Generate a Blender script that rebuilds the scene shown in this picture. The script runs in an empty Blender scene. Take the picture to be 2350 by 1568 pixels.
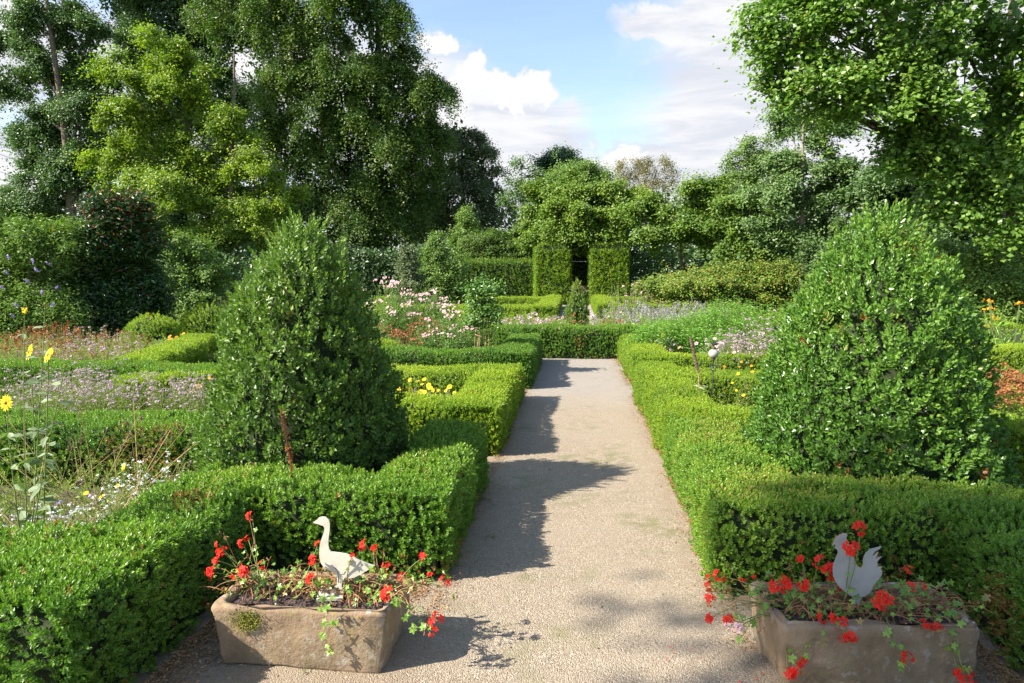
import bpy, math, random, zlib
import numpy as np
from mathutils import Vector, Matrix
R = math.radians
SC = bpy.context.scene
COL = SC.collection

# ------------------------------------------------------------------ camera
H = 1.65
cd = bpy.data.cameras.new('camera'); cam = bpy.data.objects.new('camera', cd); COL.objects.link(cam)
cd.sensor_width = 36; cd.lens = 24; cd.clip_start = .05; cd.clip_end = 4000
cam.location = (0, 0, H); cam.rotation_euler = (R(90-5.77), 0, R(5.3))
SC.camera = cam
# ------------------------------------------------------------------ light
SUN_DIR = Vector((-.906*math.cos(R(39)), -.423*math.cos(R(39)), math.sin(R(39))))
sl = bpy.data.lights.new('sun', 'SUN'); sl.energy = 4.6; sl.angle = R(.55); sl.color = (1, .93, .82)
so = bpy.data.objects.new('sun', sl); COL.objects.link(so)
so.rotation_euler = SUN_DIR.to_track_quat('Z', 'Y').to_euler()
SC.view_settings.view_transform = 'Standard'; SC.view_settings.look = 'None'
SC.view_settings.exposure = 1.52; SC.view_settings.gamma = 1; SC.view_settings.use_curve_mapping = False
SC.render.engine = 'CYCLES'
SC.cycles.max_bounces = 6; SC.cycles.diffuse_bounces = 3; SC.cycles.transmission_bounces = 4
SC.cycles.glossy_bounces = 2; SC.cycles.transparent_max_bounces = 4

F_ = 24/36*2350
def ray(px, py):            # picture units: the photograph 2350 wide
    x = (px-1175)/F_; z = -(py-784)/F_; th = R(5.77); yw = R(5.3)
    y2 = math.cos(th)+z*math.sin(th); z2 = -math.sin(th)+z*math.cos(th)
    return x*math.cos(yw)-y2*math.sin(yw), x*math.sin(yw)+y2*math.cos(yw), z2
def G(px, py, h=0):
    X, Y, Z = ray(px, py); t = (h-H)/Z; return X*t, Y*t
def D(px, py, y):
    X, Y, Z = ray(px, py); t = y/Y; return np.array((X*t, y, H+Z*t))

# ------------------------------------------------------------------ node helpers
class NT:
    def __init__(s, tree): s.t = tree; s.n = tree.nodes; s.l = tree.links
    def new(s, ty, **kw):
        n = s.n.new(ty)
        for k, v in kw.items():
            if k.startswith('i_'):
                n.inputs[k[2:].replace('_', ' ')].default_value = v
            else: setattr(n, k, v)
        return n
    def link(s, a, b): s.l.new(a, b)
    def put(s, sock, v):
        if isinstance(v, bpy.types.NodeSocket): s.link(v, sock)
        else: sock.default_value = v
    def m(s, op, a, b=0., c=None, clamp=False):
        n = s.n.new('ShaderNodeMath'); n.operation = op; n.use_clamp = clamp
        s.put(n.inputs[0], a); s.put(n.inputs[1], b)
        if c is not None: s.put(n.inputs[2], c)
        return n.outputs[0]
    def ss(s, v, a, b, lo=0., hi=1.):
        n = s.n.new('ShaderNodeMapRange'); n.interpolation_type = 'SMOOTHSTEP'; n.clamp = True
        s.put(n.inputs[0], v)
        for i, q in enumerate((a, b, lo, hi)): n.inputs[i+1].default_value = q
        return n.outputs[0]
    def mix(s, f, a, b, bt='MIX'):
        n = s.n.new('ShaderNodeMix'); n.data_type = 'RGBA'; n.blend_type = bt
        s.put(n.inputs[0], f)
        for sock, v in ((n.inputs[6], a), (n.inputs[7], b)):
            s.put(sock, v if isinstance(v, bpy.types.NodeSocket) else (*v, 1)[:4])
        return n.outputs[2]
    def noise(s, vec, scale, detail=4, rough=.55, dist=0., dim='3D'):
        n = s.n.new('ShaderNodeTexNoise'); n.noise_dimensions = dim
        if vec is not None: s.link(vec, n.inputs['Vector'])
        n.inputs['Scale'].default_value = scale; n.inputs['Detail'].default_value = detail
        n.inputs['Roughness'].default_value = rough; n.inputs['Distortion'].default_value = dist
        return n.outputs[0]
    def ramp(s, f, stops, interp='LINEAR'):
        n = s.n.new('ShaderNodeValToRGB'); cr = n.color_ramp; cr.interpolation = interp
        while len(cr.elements) < len(stops): cr.elements.new(.5)
        for e, (p, c) in zip(cr.elements, stops): e.position = p; e.color = (*c, 1)
        s.put(n.inputs[0], f); return n.outputs[0]
    def bump(s, h, strength=.5, dist=.01, nrm=None):
        n = s.n.new('ShaderNodeBump'); s.link(h, n.inputs['Height'])
        n.inputs['Strength'].default_value = strength; n.inputs['Distance'].default_value = dist
        if nrm is not None: s.link(nrm, n.inputs['Normal'])
        return n.outputs[0]

# ------------------------------------------------------------------ sky
w = bpy.data.worlds.new('World'); SC.world = w; w.use_nodes = True
t = NT(w.node_tree); w.node_tree.nodes.clear()
sky = t.new('ShaderNodeTexSky'); sky.sky_type = 'NISHITA'; sky.sun_disc = False
sky.sun_elevation = R(39); sky.sun_rotation = math.atan2(SUN_DIR.x, SUN_DIR.y)
sky.air_density = 1.0; sky.dust_density = .6; sky.ozone_density = 1.3
bg = t.new('ShaderNodeBackground'); t.link(sky.outputs[0], bg.inputs[0]); bg.inputs[1].default_value = .10
tc = t.new('ShaderNodeTexCoord'); dirv = tc.outputs['Generated']
sp = t.new('ShaderNodeSeparateXYZ'); t.link(dirv, sp.inputs[0])
az = t.m('ARCTAN2', sp.outputs[0], sp.outputs[1]); el = t.m('ARCSINE', sp.outputs[2])
nb = t.noise(dirv, 6.5, 6, .6, .3); nc = t.noise(dirv, 22, 6, .65, .2)
wob = t.m('ADD', t.m('MULTIPLY', t.m('SUBTRACT', nb, .5), .26), t.m('MULTIPLY', t.m('SUBTRACT', nc, .5), .07))
nb2 = t.noise(dirv, 5.1, 5, .6, .6)
azw = t.m('ADD', az, t.m('MULTIPLY', t.m('SUBTRACT', nb2, .5), .22))
elw = t.m('ADD', el, t.m('MULTIPLY', wob, .8))
def blob(px, py, rx, ry, a_=azw, e_=elw):
    X, Y, Z = ray(px, py); L = math.sqrt(X*X+Y*Y+Z*Z)
    a0 = math.atan2(X, Y); e0 = math.asin(Z/L)
    da = t.m('DIVIDE', t.m('SUBTRACT', a_, a0), rx/F_); de = t.m('DIVIDE', t.m('SUBTRACT', e_, e0), ry/F_)
    return t.m('SUBTRACT', 1., t.m('SQRT', t.m('ADD', t.m('MULTIPLY', da, da), t.m('MULTIPLY', de, de))))
def union(bs):
    r = bs[0]
    for b in bs[1:]: r = t.m('MAXIMUM', r, b)
    return r
soft = union([blob(*b) for b in ((1180, 330, 190, 75), (1060, 290, 110, 90), (1350, 400, 420, 75), (1760, 210, 200, 280),
      (1600, 30, 130, 45), (2200, 200, 500, 400), (-150, 60, 200, 120), (-60, 470, 260, 90), (600, 250, 420, 160), (1800, 400, 500, 90), (1400, -330, 500, 120), (200, -500, 600, 160))])
hard = union([blob(*b) for b in ((1175, 228, 75, 42), (1085, 205, 45, 48), (1130, 245, 90, 30), (1395, 355, 80, 36), (1470, 350, 60, 28), (975, 130, 40, 40), (1060, 250, 60, 50), (10, 20, 70, 60), (30, 430, 90, 30), (700, 200, 260, 120))])
dens = t.m('MAXIMUM', t.ss(soft, -.5, .22), t.ss(hard, -.14, .24))
nlow = t.noise(dirv, 3.2, 5, .55)
haze = t.ss(el, .0, .34, .62, .10)
dens = t.m('MAXIMUM', dens, haze)
streak = t.new('ShaderNodeMapping'); t.link(dirv, streak.inputs[0]); streak.inputs['Scale'].default_value = (1.2, 1.2, 7)
ns = t.noise(streak.outputs[0], 4.5, 6, .6, .5)
white = t.m('MAXIMUM', t.ss(hard, -.05, .35), t.m('MULTIPLY', t.ss(ns, .36, .60), .8))
ccol = t.mix(white, (.72, .75, .83), (.96, .96, .97))
cb = t.new('ShaderNodeBackground'); t.link(ccol, cb.inputs[0]); cb.inputs[1].default_value = .375
mx = t.new('ShaderNodeMixShader'); t.link(dens, mx.inputs[0]); t.link(bg.outputs[0], mx.inputs[1]); t.link(cb.outputs[0], mx.inputs[2])
wo = t.new('ShaderNodeOutputWorld'); t.link(mx.outputs[0], wo.inputs[0])

# ------------------------------------------------------------------ mesh helpers
def rng_for(s): return np.random.default_rng(zlib.crc32(s.encode()))
def nz(p, s=1., k=0.):      # smooth pseudo noise of points, about -1..1
    x, y, z = p[:, 0]*s+k, p[:, 1]*s-k*1.7, p[:, 2]*s+k*.6
    return (np.sin(1.7*x+1.3*np.sin(1.1*y+.7*z))+np.sin(2.3*y+1.1*np.sin(1.9*z+x))+np.sin(1.9*z+1.7*np.sin(1.3*x-y))
            + .5*np.sin(4.1*x+3.7*y)+.5*np.sin(4.7*y-3.1*z+2*x))/3.2
def unit(v): return v/np.maximum(np.linalg.norm(v, axis=-1, keepdims=True), 1e-9)
def tag(o, label=None, cat=None, group=None, kind=None):
    if label: o['label'] = label
    if cat: o['category'] = cat
    if group: o['group'] = group
    if kind: o['kind'] = kind
    return o
def empty(name, loc, label, cat, group=None):
    o = bpy.data.objects.new(name, None); o.location = loc; o.empty_display_size = .1
    COL.objects.link(o); return tag(o, label, cat, group)
class MB:
    """collects quads, triangles and polygons with a tint per vertex; links them as ONE mesh object"""
    def __init__(s): s.v = []; s.f = []; s.t = []; s.n = 0; s.mi = []
    def add(s, v, f, tint=.5, mi=0):
        v = np.asarray(v, float).reshape(-1, 3)
        s.v.append(v); s.f.append((np.asarray(f, np.int64)+s.n, mi)); s.n += len(v)
        s.t.append(np.broadcast_to(np.asarray(tint, float), (len(v),)).copy())
        return s
    def build(s, name, mats, parent=None, loc=None, smooth=False):
        me = bpy.data.meshes.new(name)
        v = np.concatenate(s.v) if s.v else np.zeros((0, 3))
        top = parent
        while top is not None and top.parent is not None: top = top.parent
        org = np.array(loc, float) if loc is not None else (np.array(top.location) if top is not None else np.zeros(3))
        me.vertices.add(len(v)); me.vertices.foreach_set('co', (v-org).astype(np.float32).ravel())
        loops = []; starts = []; mis = []; k = 0
        for f, mi in s.f:
            if f.size == 0: continue
            loops.append(f.ravel()); c = f.shape[1]
            starts.append(k+np.arange(len(f))*c); mis.append(np.full(len(f), mi)); k += f.size
        L = np.concatenate(loops)
        me.loops.add(len(L)); me.loops.foreach_set('vertex_index', L.astype(np.int32))
        S = np.concatenate(starts); me.polygons.add(len(S)); me.polygons.foreach_set('loop_start', S.astype(np.int32))
        a = me.attributes.new('tint', 'FLOAT', 'POINT'); a.data.foreach_set('value', np.concatenate(s.t).astype(np.float32))
        if not isinstance(mats, (list, tuple)): mats = [mats]
        for m in mats: me.materials.append(m)
        if len(mats) > 1: me.polygons.foreach_set('material_index', np.concatenate(mis).astype(np.int32))
        me.update(calc_edges=True)
        if smooth: me.shade_smooth()
        else: me.shade_flat()
        o = bpy.data.objects.new(name, me); COL.objects.link(o)
        if parent is not None: o.parent = parent
        elif loc is not None: o.location = loc
        return o
def frames(d, rng, spin=None):
    """rotation matrices whose z axis is d"""
    d = unit(d); n = len(d)
    r = unit(np.cross(d, rng.normal(size=(n, 3)))); u = np.cross(d, r)
    return np.stack([r, u, d], axis=-1)
def scatter(mb, tv, tf, tt, pos, M, scale, tint, mi=0):
    """template verts tv, quads tf, tint offset tt at every pos with matrix M"""
    n = len(pos); k = len(tv)
    scale = np.broadcast_to(np.asarray(scale, float), (n,))
    v = np.einsum('nij,kj->nki', M, tv)*scale[:, None, None]+pos[:, None, :]
    f = tf[None]+(np.arange(n)*k)[:, None, None]
    tn = np.broadcast_to(np.asarray(tint, float), (n,))[:, None]+tt[None]
    mb.add(v.reshape(-1, 3), f.reshape(-1, tf.shape[1]), tn.reshape(-1), mi)
def leaf_t(w=.5, fold=.12, curl=.0):
    # a single leaf: length 1 along x, its normal z
    return np.array([(0, 0, 0), (.5, w/2, fold), (1, 0, -curl), (.5, -w/2, fold)]), np.array([[0, 3, 2, 1]]), np.zeros(4)
def leaf_frames(nrm, rng):
    n = unit(nrm); a = unit(np.cross(n, rng.normal(size=n.shape))); b = np.cross(n, a)
    return np.stack([a, b, n], axis=-1)
def sprig_t(rng, pairs=4, L=1., leaf=.45, w=.42, spread=.9):
    """a twig along z with crossed pairs of leaves; length 1"""
    V = []; F = []; T = []
    for i in range(pairs+1):
        z = L*(.15+.85*i/pairs); k = 2
        for j in range(k):
            a = (i % 2)*math.pi/2+j*math.pi+rng.uniform(-.35, .35)
            up = spread*(1-.75*(i/pairs)**2)
            d = np.array((math.cos(a)*math.sin(up), math.sin(a)*math.sin(up), math.cos(up)))
            side = np.array((-math.sin(a), math.cos(a), 0)); nn = np.cross(d, side)
            l = leaf*rng.uniform(.8, 1.1)*(1-.25*i/pairs)
            p = np.array((0, 0, z*.8)); b = len(V)
            V += [p, p+d*l*.5+side*l*w/2-nn*l*.06, p+d*l, p+d*l*.5-side*l*w/2-nn*l*.06]
            F.append([b, b+1, b+2, b+3]); tt = rng.uniform(-.12, .12)+.12*(i/pairs); T += [tt]*4
    return np.array(V), np.array(F), np.array(T)
def tube(mb, pts, r0, r1=None, seg=6, tint=.5, mi=0, cap=True):
    pts = np.asarray(pts, float); n = len(pts); r1 = r0 if r1 is None else r1
    rad = np.linspace(r0, r1, n) if not hasattr(r0, '__len__') else np.asarray(r0)
    tg = np.gradient(pts, axis=0); tg = unit(tg)
    ref = np.array((0, 0, 1.)) if abs(tg[0][2]) < .9 else np.array((1., 0, 0))
    a = unit(np.cross(tg, ref)); b = np.cross(tg, a)
    th = np.arange(seg)*2*math.pi/seg
    v = pts[:, None]+rad[:, None, None]*(np.cos(th)[None, :, None]*a[:, None]+np.sin(th)[None, :, None]*b[:, None])
    i = np.arange(n-1)[:, None]*seg; j = np.arange(seg)[None]; j2 = (j+1) % seg
    f = np.stack([i+j, i+seg+j, i+seg+j2, i+j2], -1).reshape(-1, 4)
    mb.add(v.reshape(-1, 3), f, tint, mi)
    if cap and seg == 6:
        b0 = mb.n-n*seg
        mb.f.append((np.array([list(range(b0+(n-1)*seg, b0+n*seg))]), mi))
def bez(p0, p1, p2, n=8):
    t_ = np.linspace(0, 1, n)[:, None]
    return (1-t_)**2*np.array(p0)+2*t_*(1-t_)*np.array(p1)+t_**2*np.array(p2)

# ------------------------------------------------------------------ materials
def leaf_mat(name, stops, rough=.45, trans=.3, tcol=(1.05, 1.3, .45), spec=.5):
    m = bpy.data.materials.new(name); m.use_nodes = True; t = NT(m.node_tree); t.n.clear()
    at = t.new('ShaderNodeAttribute', attribute_name='tint')
    c = t.ramp(at.outputs['Fac'], stops)
    p = t.new('ShaderNodeBsdfPrincipled'); t.link(c, p.inputs['Base Color'])
    p.inputs['Roughness'].default_value = rough; p.inputs['Specular IOR Level'].default_value = spec
    tr = t.new('ShaderNodeBsdfTranslucent')
    t.link(t.mix(1., c, tcol, 'MULTIPLY'), tr.inputs[0])
    mx = t.new('ShaderNodeMixShader'); mx.inputs[0].default_value = trans
    t.link(p.outputs[0], mx.inputs[1]); t.link(tr.outputs[0], mx.inputs[2])
    o = t.new('ShaderNodeOutputMaterial'); t.link(mx.outputs[0], o.inputs[0]); return m
def plain(name, col, rough=.7, metal=0., var=.25, scale=30, bump=.0, spec=.4):
    m = bpy.data.materials.new(name); m.use_nodes = True; t = NT(m.node_tree); t.n.clear()
    tc = t.new('ShaderNodeTexCoord'); n = t.noise(tc.outputs['Object'], scale, 5, .6)
    d = tuple(c*(1-var) for c in col); l = tuple(min(1, c*(1+var)) for c in col)
    p = t.new('ShaderNodeBsdfPrincipled'); t.link(t.ramp(n, [(.3, d), (.7, l)]), p.inputs['Base Color'])
    p.inputs['Roughness'].default_value = rough; p.inputs['Metallic'].default_value = metal
    p.inputs['Specular IOR Level'].default_value = spec
    if bump: t.link(t.bump(n, bump, .02), p.inputs['Normal'])
    o = t.new('ShaderNodeOutputMaterial'); t.link(p.outputs[0], o.inputs[0]); return m
def greens(base, yel, dead=(.22, .13, .045)):
    b = np.array(base)*np.array((1.52, 1.46, 1.2)); y = np.array(yel)*np.array((1.30, 1.36, 1.2))
    return [(0, tuple(b*.55)), (.3, tuple(b)), (.6, tuple((b+y)/2)), (.8, tuple(y)), (.9, tuple(dead)), (1., tuple(np.array(dead)*.7))]
M = {}
M['box'] = leaf_mat('box_leaf', greens((.068, .150, .022), (.19, .28, .035), (.40, .24, .07)), .40, .3)
M['box_bright'] = leaf_mat('box_leaf_bright', greens((.115, .195, .018), (.31, .36, .03), (.36, .22, .05)), .45, .33)
M['box_dark'] = leaf_mat('box_leaf_glossy', greens((.055, .125, .022), (.135, .225, .035), (.30, .12, .03)), .33, .25, spec=.5)
M['yew'] = leaf_mat('topiary_leaf', greens((.064, .122, .026), (.15, .215, .036), (.3, .12, .03)), .42, .25, spec=.45)
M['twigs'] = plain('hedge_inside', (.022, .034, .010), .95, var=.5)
M['bark'] = plain('bark', (.13, .10, .07), .9, var=.45, scale=8, bump=.6)
M['bark_pale'] = plain('bark_pale', (.24, .19, .13), .9, var=.35, scale=8, bump=.5)
M['stem'] = plain('stem_green', (.16, .20, .05), .6, var=.3)
M['stem_dry'] = plain('stem_dry', (.32, .22, .10), .8, var=.35)

# ------------------------------------------------------------------ ground and path
def grid(x0, x1, y0, y1, nx, ny, z=0.):
    X, Y = np.meshgrid(np.linspace(x0, x1, nx), np.linspace(y0, y1, ny))
    v = np.stack([X.ravel(), Y.ravel(), np.full(X.size, z)], -1)
    i, j = np.meshgrid(np.arange(nx-1), np.arange(ny-1)); a = (j*nx+i).ravel()
    return v, np.stack([a, a+1, a+nx+1, a+nx], -1)
def soil_mat():
    m = bpy.data.materials.new('soil_and_grass'); m.use_nodes = True; t = NT(m.node_tree); t.n.clear()
    tc = t.new('ShaderNodeTexCoord'); P = tc.outputs['Object']
    n1 = t.noise(P, .35, 4); n2 = t.noise(P, 26, 6, .7); n3 = t.noise(P, 3, 5)
    soil = t.ramp(n2, [(.3, (.055, .04, .028)), (.7, (.15, .105, .07))])
    grass = t.ramp(n2, [(.3, (.035, .07, .012)), (.7, (.10, .15, .03))])
    f = t.ss(t.m('ADD', n1, t.m('MULTIPLY', n3, .3)), .50, .72)
    sp = t.new('ShaderNodeSeparateXYZ'); t.link(P, sp.inputs[0])
    far = t.ss(sp.outputs[1], 6, 13)
    f = t.m('MAXIMUM', f, t.m('MULTIPLY', far, .85))
    p = t.new('ShaderNodeBsdfPrincipled'); t.link(t.mix(f, soil, grass), p.inputs['Base Color']); p.inputs['Roughness'].default_value = .95
    t.link(t.bump(n2, .8, .03), p.inputs['Normal'])
    o = t.new('ShaderNodeOutputMaterial'); t.link(p.outputs[0], o.inputs[0]); return m
def path_mat():
    m = bpy.data.materials.new('fine_gravel'); m.use_nodes = True; t = NT(m.node_tree); t.n.clear()
    tc = t.new('ShaderNodeTexCoord'); P = tc.outputs['Object']
    v = t.new('ShaderNodeTexVoronoi'); t.link(P, v.inputs['Vector']); v.inputs['Scale'].default_value = 175
    v2 = t.new('ShaderNodeTexVoronoi'); t.link(P, v2.inputs['Vector']); v2.inputs['Scale'].default_value = 60
    sc = t.new('ShaderNodeSeparateColor'); t.link(v.outputs['Color'], sc.inputs[0])
    n2 = t.noise(P, 60, 5, .7); n1 = t.noise(P, 1.3, 5, .6); n3 = t.noise(P, 7, 6, .65)
    grit = t.ramp(sc.outputs[0], [(0, (.15, .112, .074)), (.3, (.245, .19, .13)), (.7, (.325, .262, .186)), (.95, (.48, .41, .31))])
    base = t.mix(t.ss(n3, .35, .7, .0, .55), grit, (.28, .222, .155))
    base = t.mix(t.ss(n2, .5, .75, 0, .35), base, (.15, .115, .082))
    moss = t.m('MULTIPLY', t.ss(n1, .50, .64), t.ss(n3, .42, .60))
    base = t.mix(t.m('MULTIPLY', moss, .62), base, (.135, .145, .045))
    sx_ = t.new('ShaderNodeSeparateXYZ'); t.link(P, sx_.inputs[0])
    ed = t.m('ABSOLUTE', t.m('SUBTRACT', sx_.outputs[0], .045)); ed = t.m('ADD', ed, t.m('MULTIPLY', t.m('SUBTRACT', n3, .5), .5))
    base = t.mix(t.ss(ed, .50, .86, 0, .5), base, (.20, .14, .09))
    base = t.mix(t.ss(t.noise(P, .9, 5, .6), .35, .65, 0, .32), base, (.34, .28, .205))
    # the far part of the path is a greyer, finer grit
    sp = t.new('ShaderNodeSeparateXYZ'); t.link(P, sp.inputs[0])
    g = t.m('MULTIPLY', t.ss(t.m('ADD', sp.outputs[1], t.m('MULTIPLY', n1, 3)), 9.2, 11.5), .6)
    base = t.mix(g, base, (.29, .27, .255))
    pebble = t.ss(v2.outputs['Distance'], .0, .012, 1, 0)
    p = t.new('ShaderNodeBsdfPrincipled'); t.link(base, p.inputs['Base Color']); p.inputs['Roughness'].default_value = .92
    h = t.m('ADD', t.m('MULTIPLY', v.outputs['Distance'], -1.2), t.m('MULTIPLY', n2, .6))
    h = t.m('ADD', h, t.m('MULTIPLY', n3, .8))
    t.link(t.bump(h, .75, .006), p.inputs['Normal'])
    o = t.new('ShaderNodeOutputMaterial'); t.link(p.outputs[0], o.inputs[0]); return m
M['soil'] = soil_mat(); M['gravel'] = path_mat()
mb = MB(); v, f = grid(-900, 900, -300, 2500, 4, 4, -.012); mb.add(v, f); mb2 = mb.build('ground', M['soil']); tag(mb2, kind='structure')
def path(name, x0, x1, y0, y1, nx, ny, wob=.03):
    v, f = grid(x0, x1, y0, y1, nx, ny, 0)
    v[:, 2] = .006+.006*nz(v*np.array((1, 1, 0)), 1.6, 2)
    e = (np.abs(v[:, 0]-x0) < 1e-6)*-1+(np.abs(v[:, 0]-x1) < 1e-6)*1
    v[:, 0] += e*(.02+wob*nz(v, 3, 1))
    o = MB().add(v, f).build(name, M['gravel'], smooth=True); return tag(o, kind='structure')
path('gravel_path', -.80, .90, -3, 13.3, 35, 260)
path('gravel_forecourt', -6, -.80, -3, 3.3, 40, 60); path('gravel_forecourt', .90, 6, -3, 3.3, 40, 60)
path('gravel_path', -.75, .95, 20.5, 40, 12, 80)

# ------------------------------------------------------------------ hedges
def rr_perim(wd, h, r, n):   # sample positions round an open rounded box section (sides and top)
    return
def hedge(name, label, segs, leaf=.02, dens=1., mat='box', dead=None, group='low box hedges edging the beds', rag=.02, top_tint=.12, yel=0., pairs=4, cat='hedge', tintmul=1., ends=True, rad=None):
    """segs: (x0,y0,x1,y1,width,height); clipped shrub: a dark core under a shell of leafy sprigs"""
    rng = rng_for(name+label)
    cx = np.mean([(s[0]+s[2])/2 for s in segs]); cy = np.mean([(s[1]+s[3])/2 for s in segs])
    root = empty(name, (cx, cy, 0), label, cat, group)
    P = []; N = []
    core = MB()
    for k, (x0, y0, x1, y1, wd, h) in enumerate(segs):
        a = np.array((x0, y0)); b = np.array((x1, y1)); L = np.linalg.norm(b-a); d = (b-a)/L; q = np.array((-d[1], d[0]))
        r = rad or min(.11, wd*.3); hw = wd/2
        per = 2*(h-r)+2*(hw-r)+math.pi*r
        area = per*L+2*wd*h; n = int(area*dens*3.9/(leaf*leaf*.42*.62*(2*pairs+2)))
        ne = int(n*2*wd*h/area) if ends else 0; nsd = n-ne
        s = rng.uniform(0, per, nsd); u = rng.uniform(0, L, nsd)
        px = np.zeros(nsd); pz = np.zeros(nsd); nx = np.zeros(nsd); nzz = np.zeros(nsd)
        s1 = h-r; s2 = s1+math.pi/2*r; s3 = s2+2*(hw-r); s4 = s3+math.pi/2*r
        m = s < s1; px[m] = -hw; pz[m] = s[m]; nx[m] = -1
        m = (s >= s1) & (s < s2); an = (s[m]-s1)/r; px[m] = -hw+r-r*np.cos(an); pz[m] = h-r+r*np.sin(an); nx[m] = -np.cos(an); nzz[m] = np.sin(an)
        m = (s >= s2) & (s < s3); px[m] = -hw+r+(s[m]-s2); pz[m] = h; nzz[m] = 1
        m = (s >= s3) & (s < s4); an = (s[m]-s3)/r; px[m] = hw-r+r*np.sin(an); pz[m] = h-r+r*np.cos(an); nx[m] = np.sin(an); nzz[m] = np.cos(an)
        m = s >= s4; px[m] = hw; pz[m] = h-r-(s[m]-s4); nx[m] = 1
        pos = np.zeros((n, 3)); nr = np.zeros((n, 3))
        # rounded ends seen from above
        dd = np.minimum(u, L-u); rd = .1 if rad is None else rad; shr = np.where(dd < rd, rd-np.sqrt(np.maximum(rd*rd-(rd-dd)**2, 0)), 0)
        px2 = px*(1-shr/hw*.6); pz2 = pz-np.where(pz > h*.7, shr*.5, 0)
        pos[:nsd, :2] = a+d*u[:, None]+q*px2[:, None]; pos[:nsd, 2] = pz2
        nr[:nsd, :2] = q*nx[:, None]; nr[:nsd, 2] = nzz
        if ne:
            e = rng.integers(0, 2, ne); ex = rng.uniform(-hw, hw, ne); ez = rng.uniform(0, h, ne)**.9
            ez = np.minimum(ez, h)
            pos[nsd:, :2] = a+d*(e*L)[:, None]+q*ex[:, None]; pos[nsd:, 2] = ez
            nr[nsd:, :2] = d*(2*e-1)[:, None]
        # lumpy surface
        bulge = .028*nz(pos, 3.1, k+len(label))+.014*nz(pos, 9, 3)
        pos += nr*bulge[:, None]*np.clip(h/.45, .5, 2)
        keep = np.ones(n, bool)
        for k2, (X0, Y0, X1, Y1, W2, H2) in enumerate(segs):
            if k2 == k: continue
            A = np.array((X0, Y0)); B = np.array((X1, Y1)); L2 = np.linalg.norm(B-A); D2 = (B-A)/L2; Q2 = np.array((-D2[1], D2[0]))
            rel = pos[:, :2]-A; al = rel@D2; ac = rel@Q2
            keep &= ~((al > .04) & (al < L2-.04) & (np.abs(ac) < W2/2-.04) & (pos[:, 2] < H2-.03))
        P.append(pos[keep]); N.append(nr[keep])
        # core
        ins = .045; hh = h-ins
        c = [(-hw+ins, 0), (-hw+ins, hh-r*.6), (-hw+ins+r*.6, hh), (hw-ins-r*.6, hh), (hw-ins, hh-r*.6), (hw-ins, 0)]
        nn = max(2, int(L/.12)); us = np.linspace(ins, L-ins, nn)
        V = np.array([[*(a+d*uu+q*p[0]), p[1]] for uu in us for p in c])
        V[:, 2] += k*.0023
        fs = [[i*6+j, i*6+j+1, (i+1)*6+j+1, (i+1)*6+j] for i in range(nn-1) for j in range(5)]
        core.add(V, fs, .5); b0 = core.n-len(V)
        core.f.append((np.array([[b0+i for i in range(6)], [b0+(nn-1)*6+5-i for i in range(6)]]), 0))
    P = np.concatenate(P); N = np.concatenate(N)
    kp = nz(P, 16, 4)+.7*nz(P, 37, 1)+rng.random(len(P))*1.5 > -.15; P = P[kp]; N = N[kp]
    kp = (P[:, 2] > .10) | (rng.random(len(P)) < .45+.4*nz(P, 2.2, 6)); P = P[kp]; N = N[kp]
    n = len(P)
    d = unit(N*.75+np.array((0, 0, .65))+rng.normal(size=(n, 3))*.45)
    P = P-N*rng.uniform(-.2, 1.0, n)[:, None]*leaf*1.4
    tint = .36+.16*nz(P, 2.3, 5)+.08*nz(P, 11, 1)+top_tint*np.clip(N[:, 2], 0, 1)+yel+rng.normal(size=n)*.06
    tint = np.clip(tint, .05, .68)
    if dead is not None:
        for (dx, dy, dz, dr, amt) in dead:
            q = np.sqrt(((P-np.array((dx, dy, dz)))**2).sum(1))/dr
            hit = rng.random(n) < amt*np.clip(1.5-q*1.3, 0, 1); tint[hit] = rng.uniform(.86, 1, hit.sum())
    hit = rng.random(n) < .012; tint[hit] = rng.uniform(.84, .95, hit.sum())
    low = (P[:, 2] < .09) & (rng.random(n) < .3*(nz(P, 2.5, 3) > -.2)); tint[low] = rng.uniform(.84, 1, low.sum())
    lm = MB()
    for j in range(5):
        tv, tf, tt = sprig_t(rng, pairs, leaf=.55, w=.5)
        sel = np.arange(n) % 5 == j
        stray = 1+(rng.random(sel.sum()) < .05)*rng.uniform(.1, .5, sel.sum())
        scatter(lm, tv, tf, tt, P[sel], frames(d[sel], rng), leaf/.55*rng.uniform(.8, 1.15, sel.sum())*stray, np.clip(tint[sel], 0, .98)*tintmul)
    core.build('branches', M['twigs'], root)
    lm.build('foliage', M[mat], root)
    return root
NL = .0215
HG = dict(leaf=NL)
hedge('box_hedge', 'near left box hedge with a yellowed front, beside the goose trough',
      [(-6.2, 2.52, -1.80, 2.52, .82, .46), (-2.02, 2.2, -2.02, 3.72, .56, .455)], leaf=NL, yel=-.02,
      dead=[(-2.45, 2.0, .2, .4, .9), (-2.7, 2.05, .2, .5, .75), (-3.3, 2.1, .2, .6, .5), (-2.0, 3.3, .46, .14, .5), (-2.35, 2.9, .46, .12, .4), (-2.2, 2.1, .05, .3, .6)])
hedge('box_hedge', 'green box hedge behind the goose trough, turning along the path by the dark cone',
      [(-2.2, 3.70, -.69, 3.70, .52, .46), (-.93, 3.5, -.93, 5.22, .48, .455)], leaf=NL, yel=.06)
hedge('box_hedge', 'bright yellow-green box hedge framing the yellow coneflowers left of the path',
      [(-3.1, 6.22, -.69, 6.22, .56, .44), (-.94, 5.96, -.94, 8.72, .50, .445), (-4.5, 8.34, -.72, 8.34, .72, .435)], leaf=.023, mat='box_bright', yel=.04)
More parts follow.
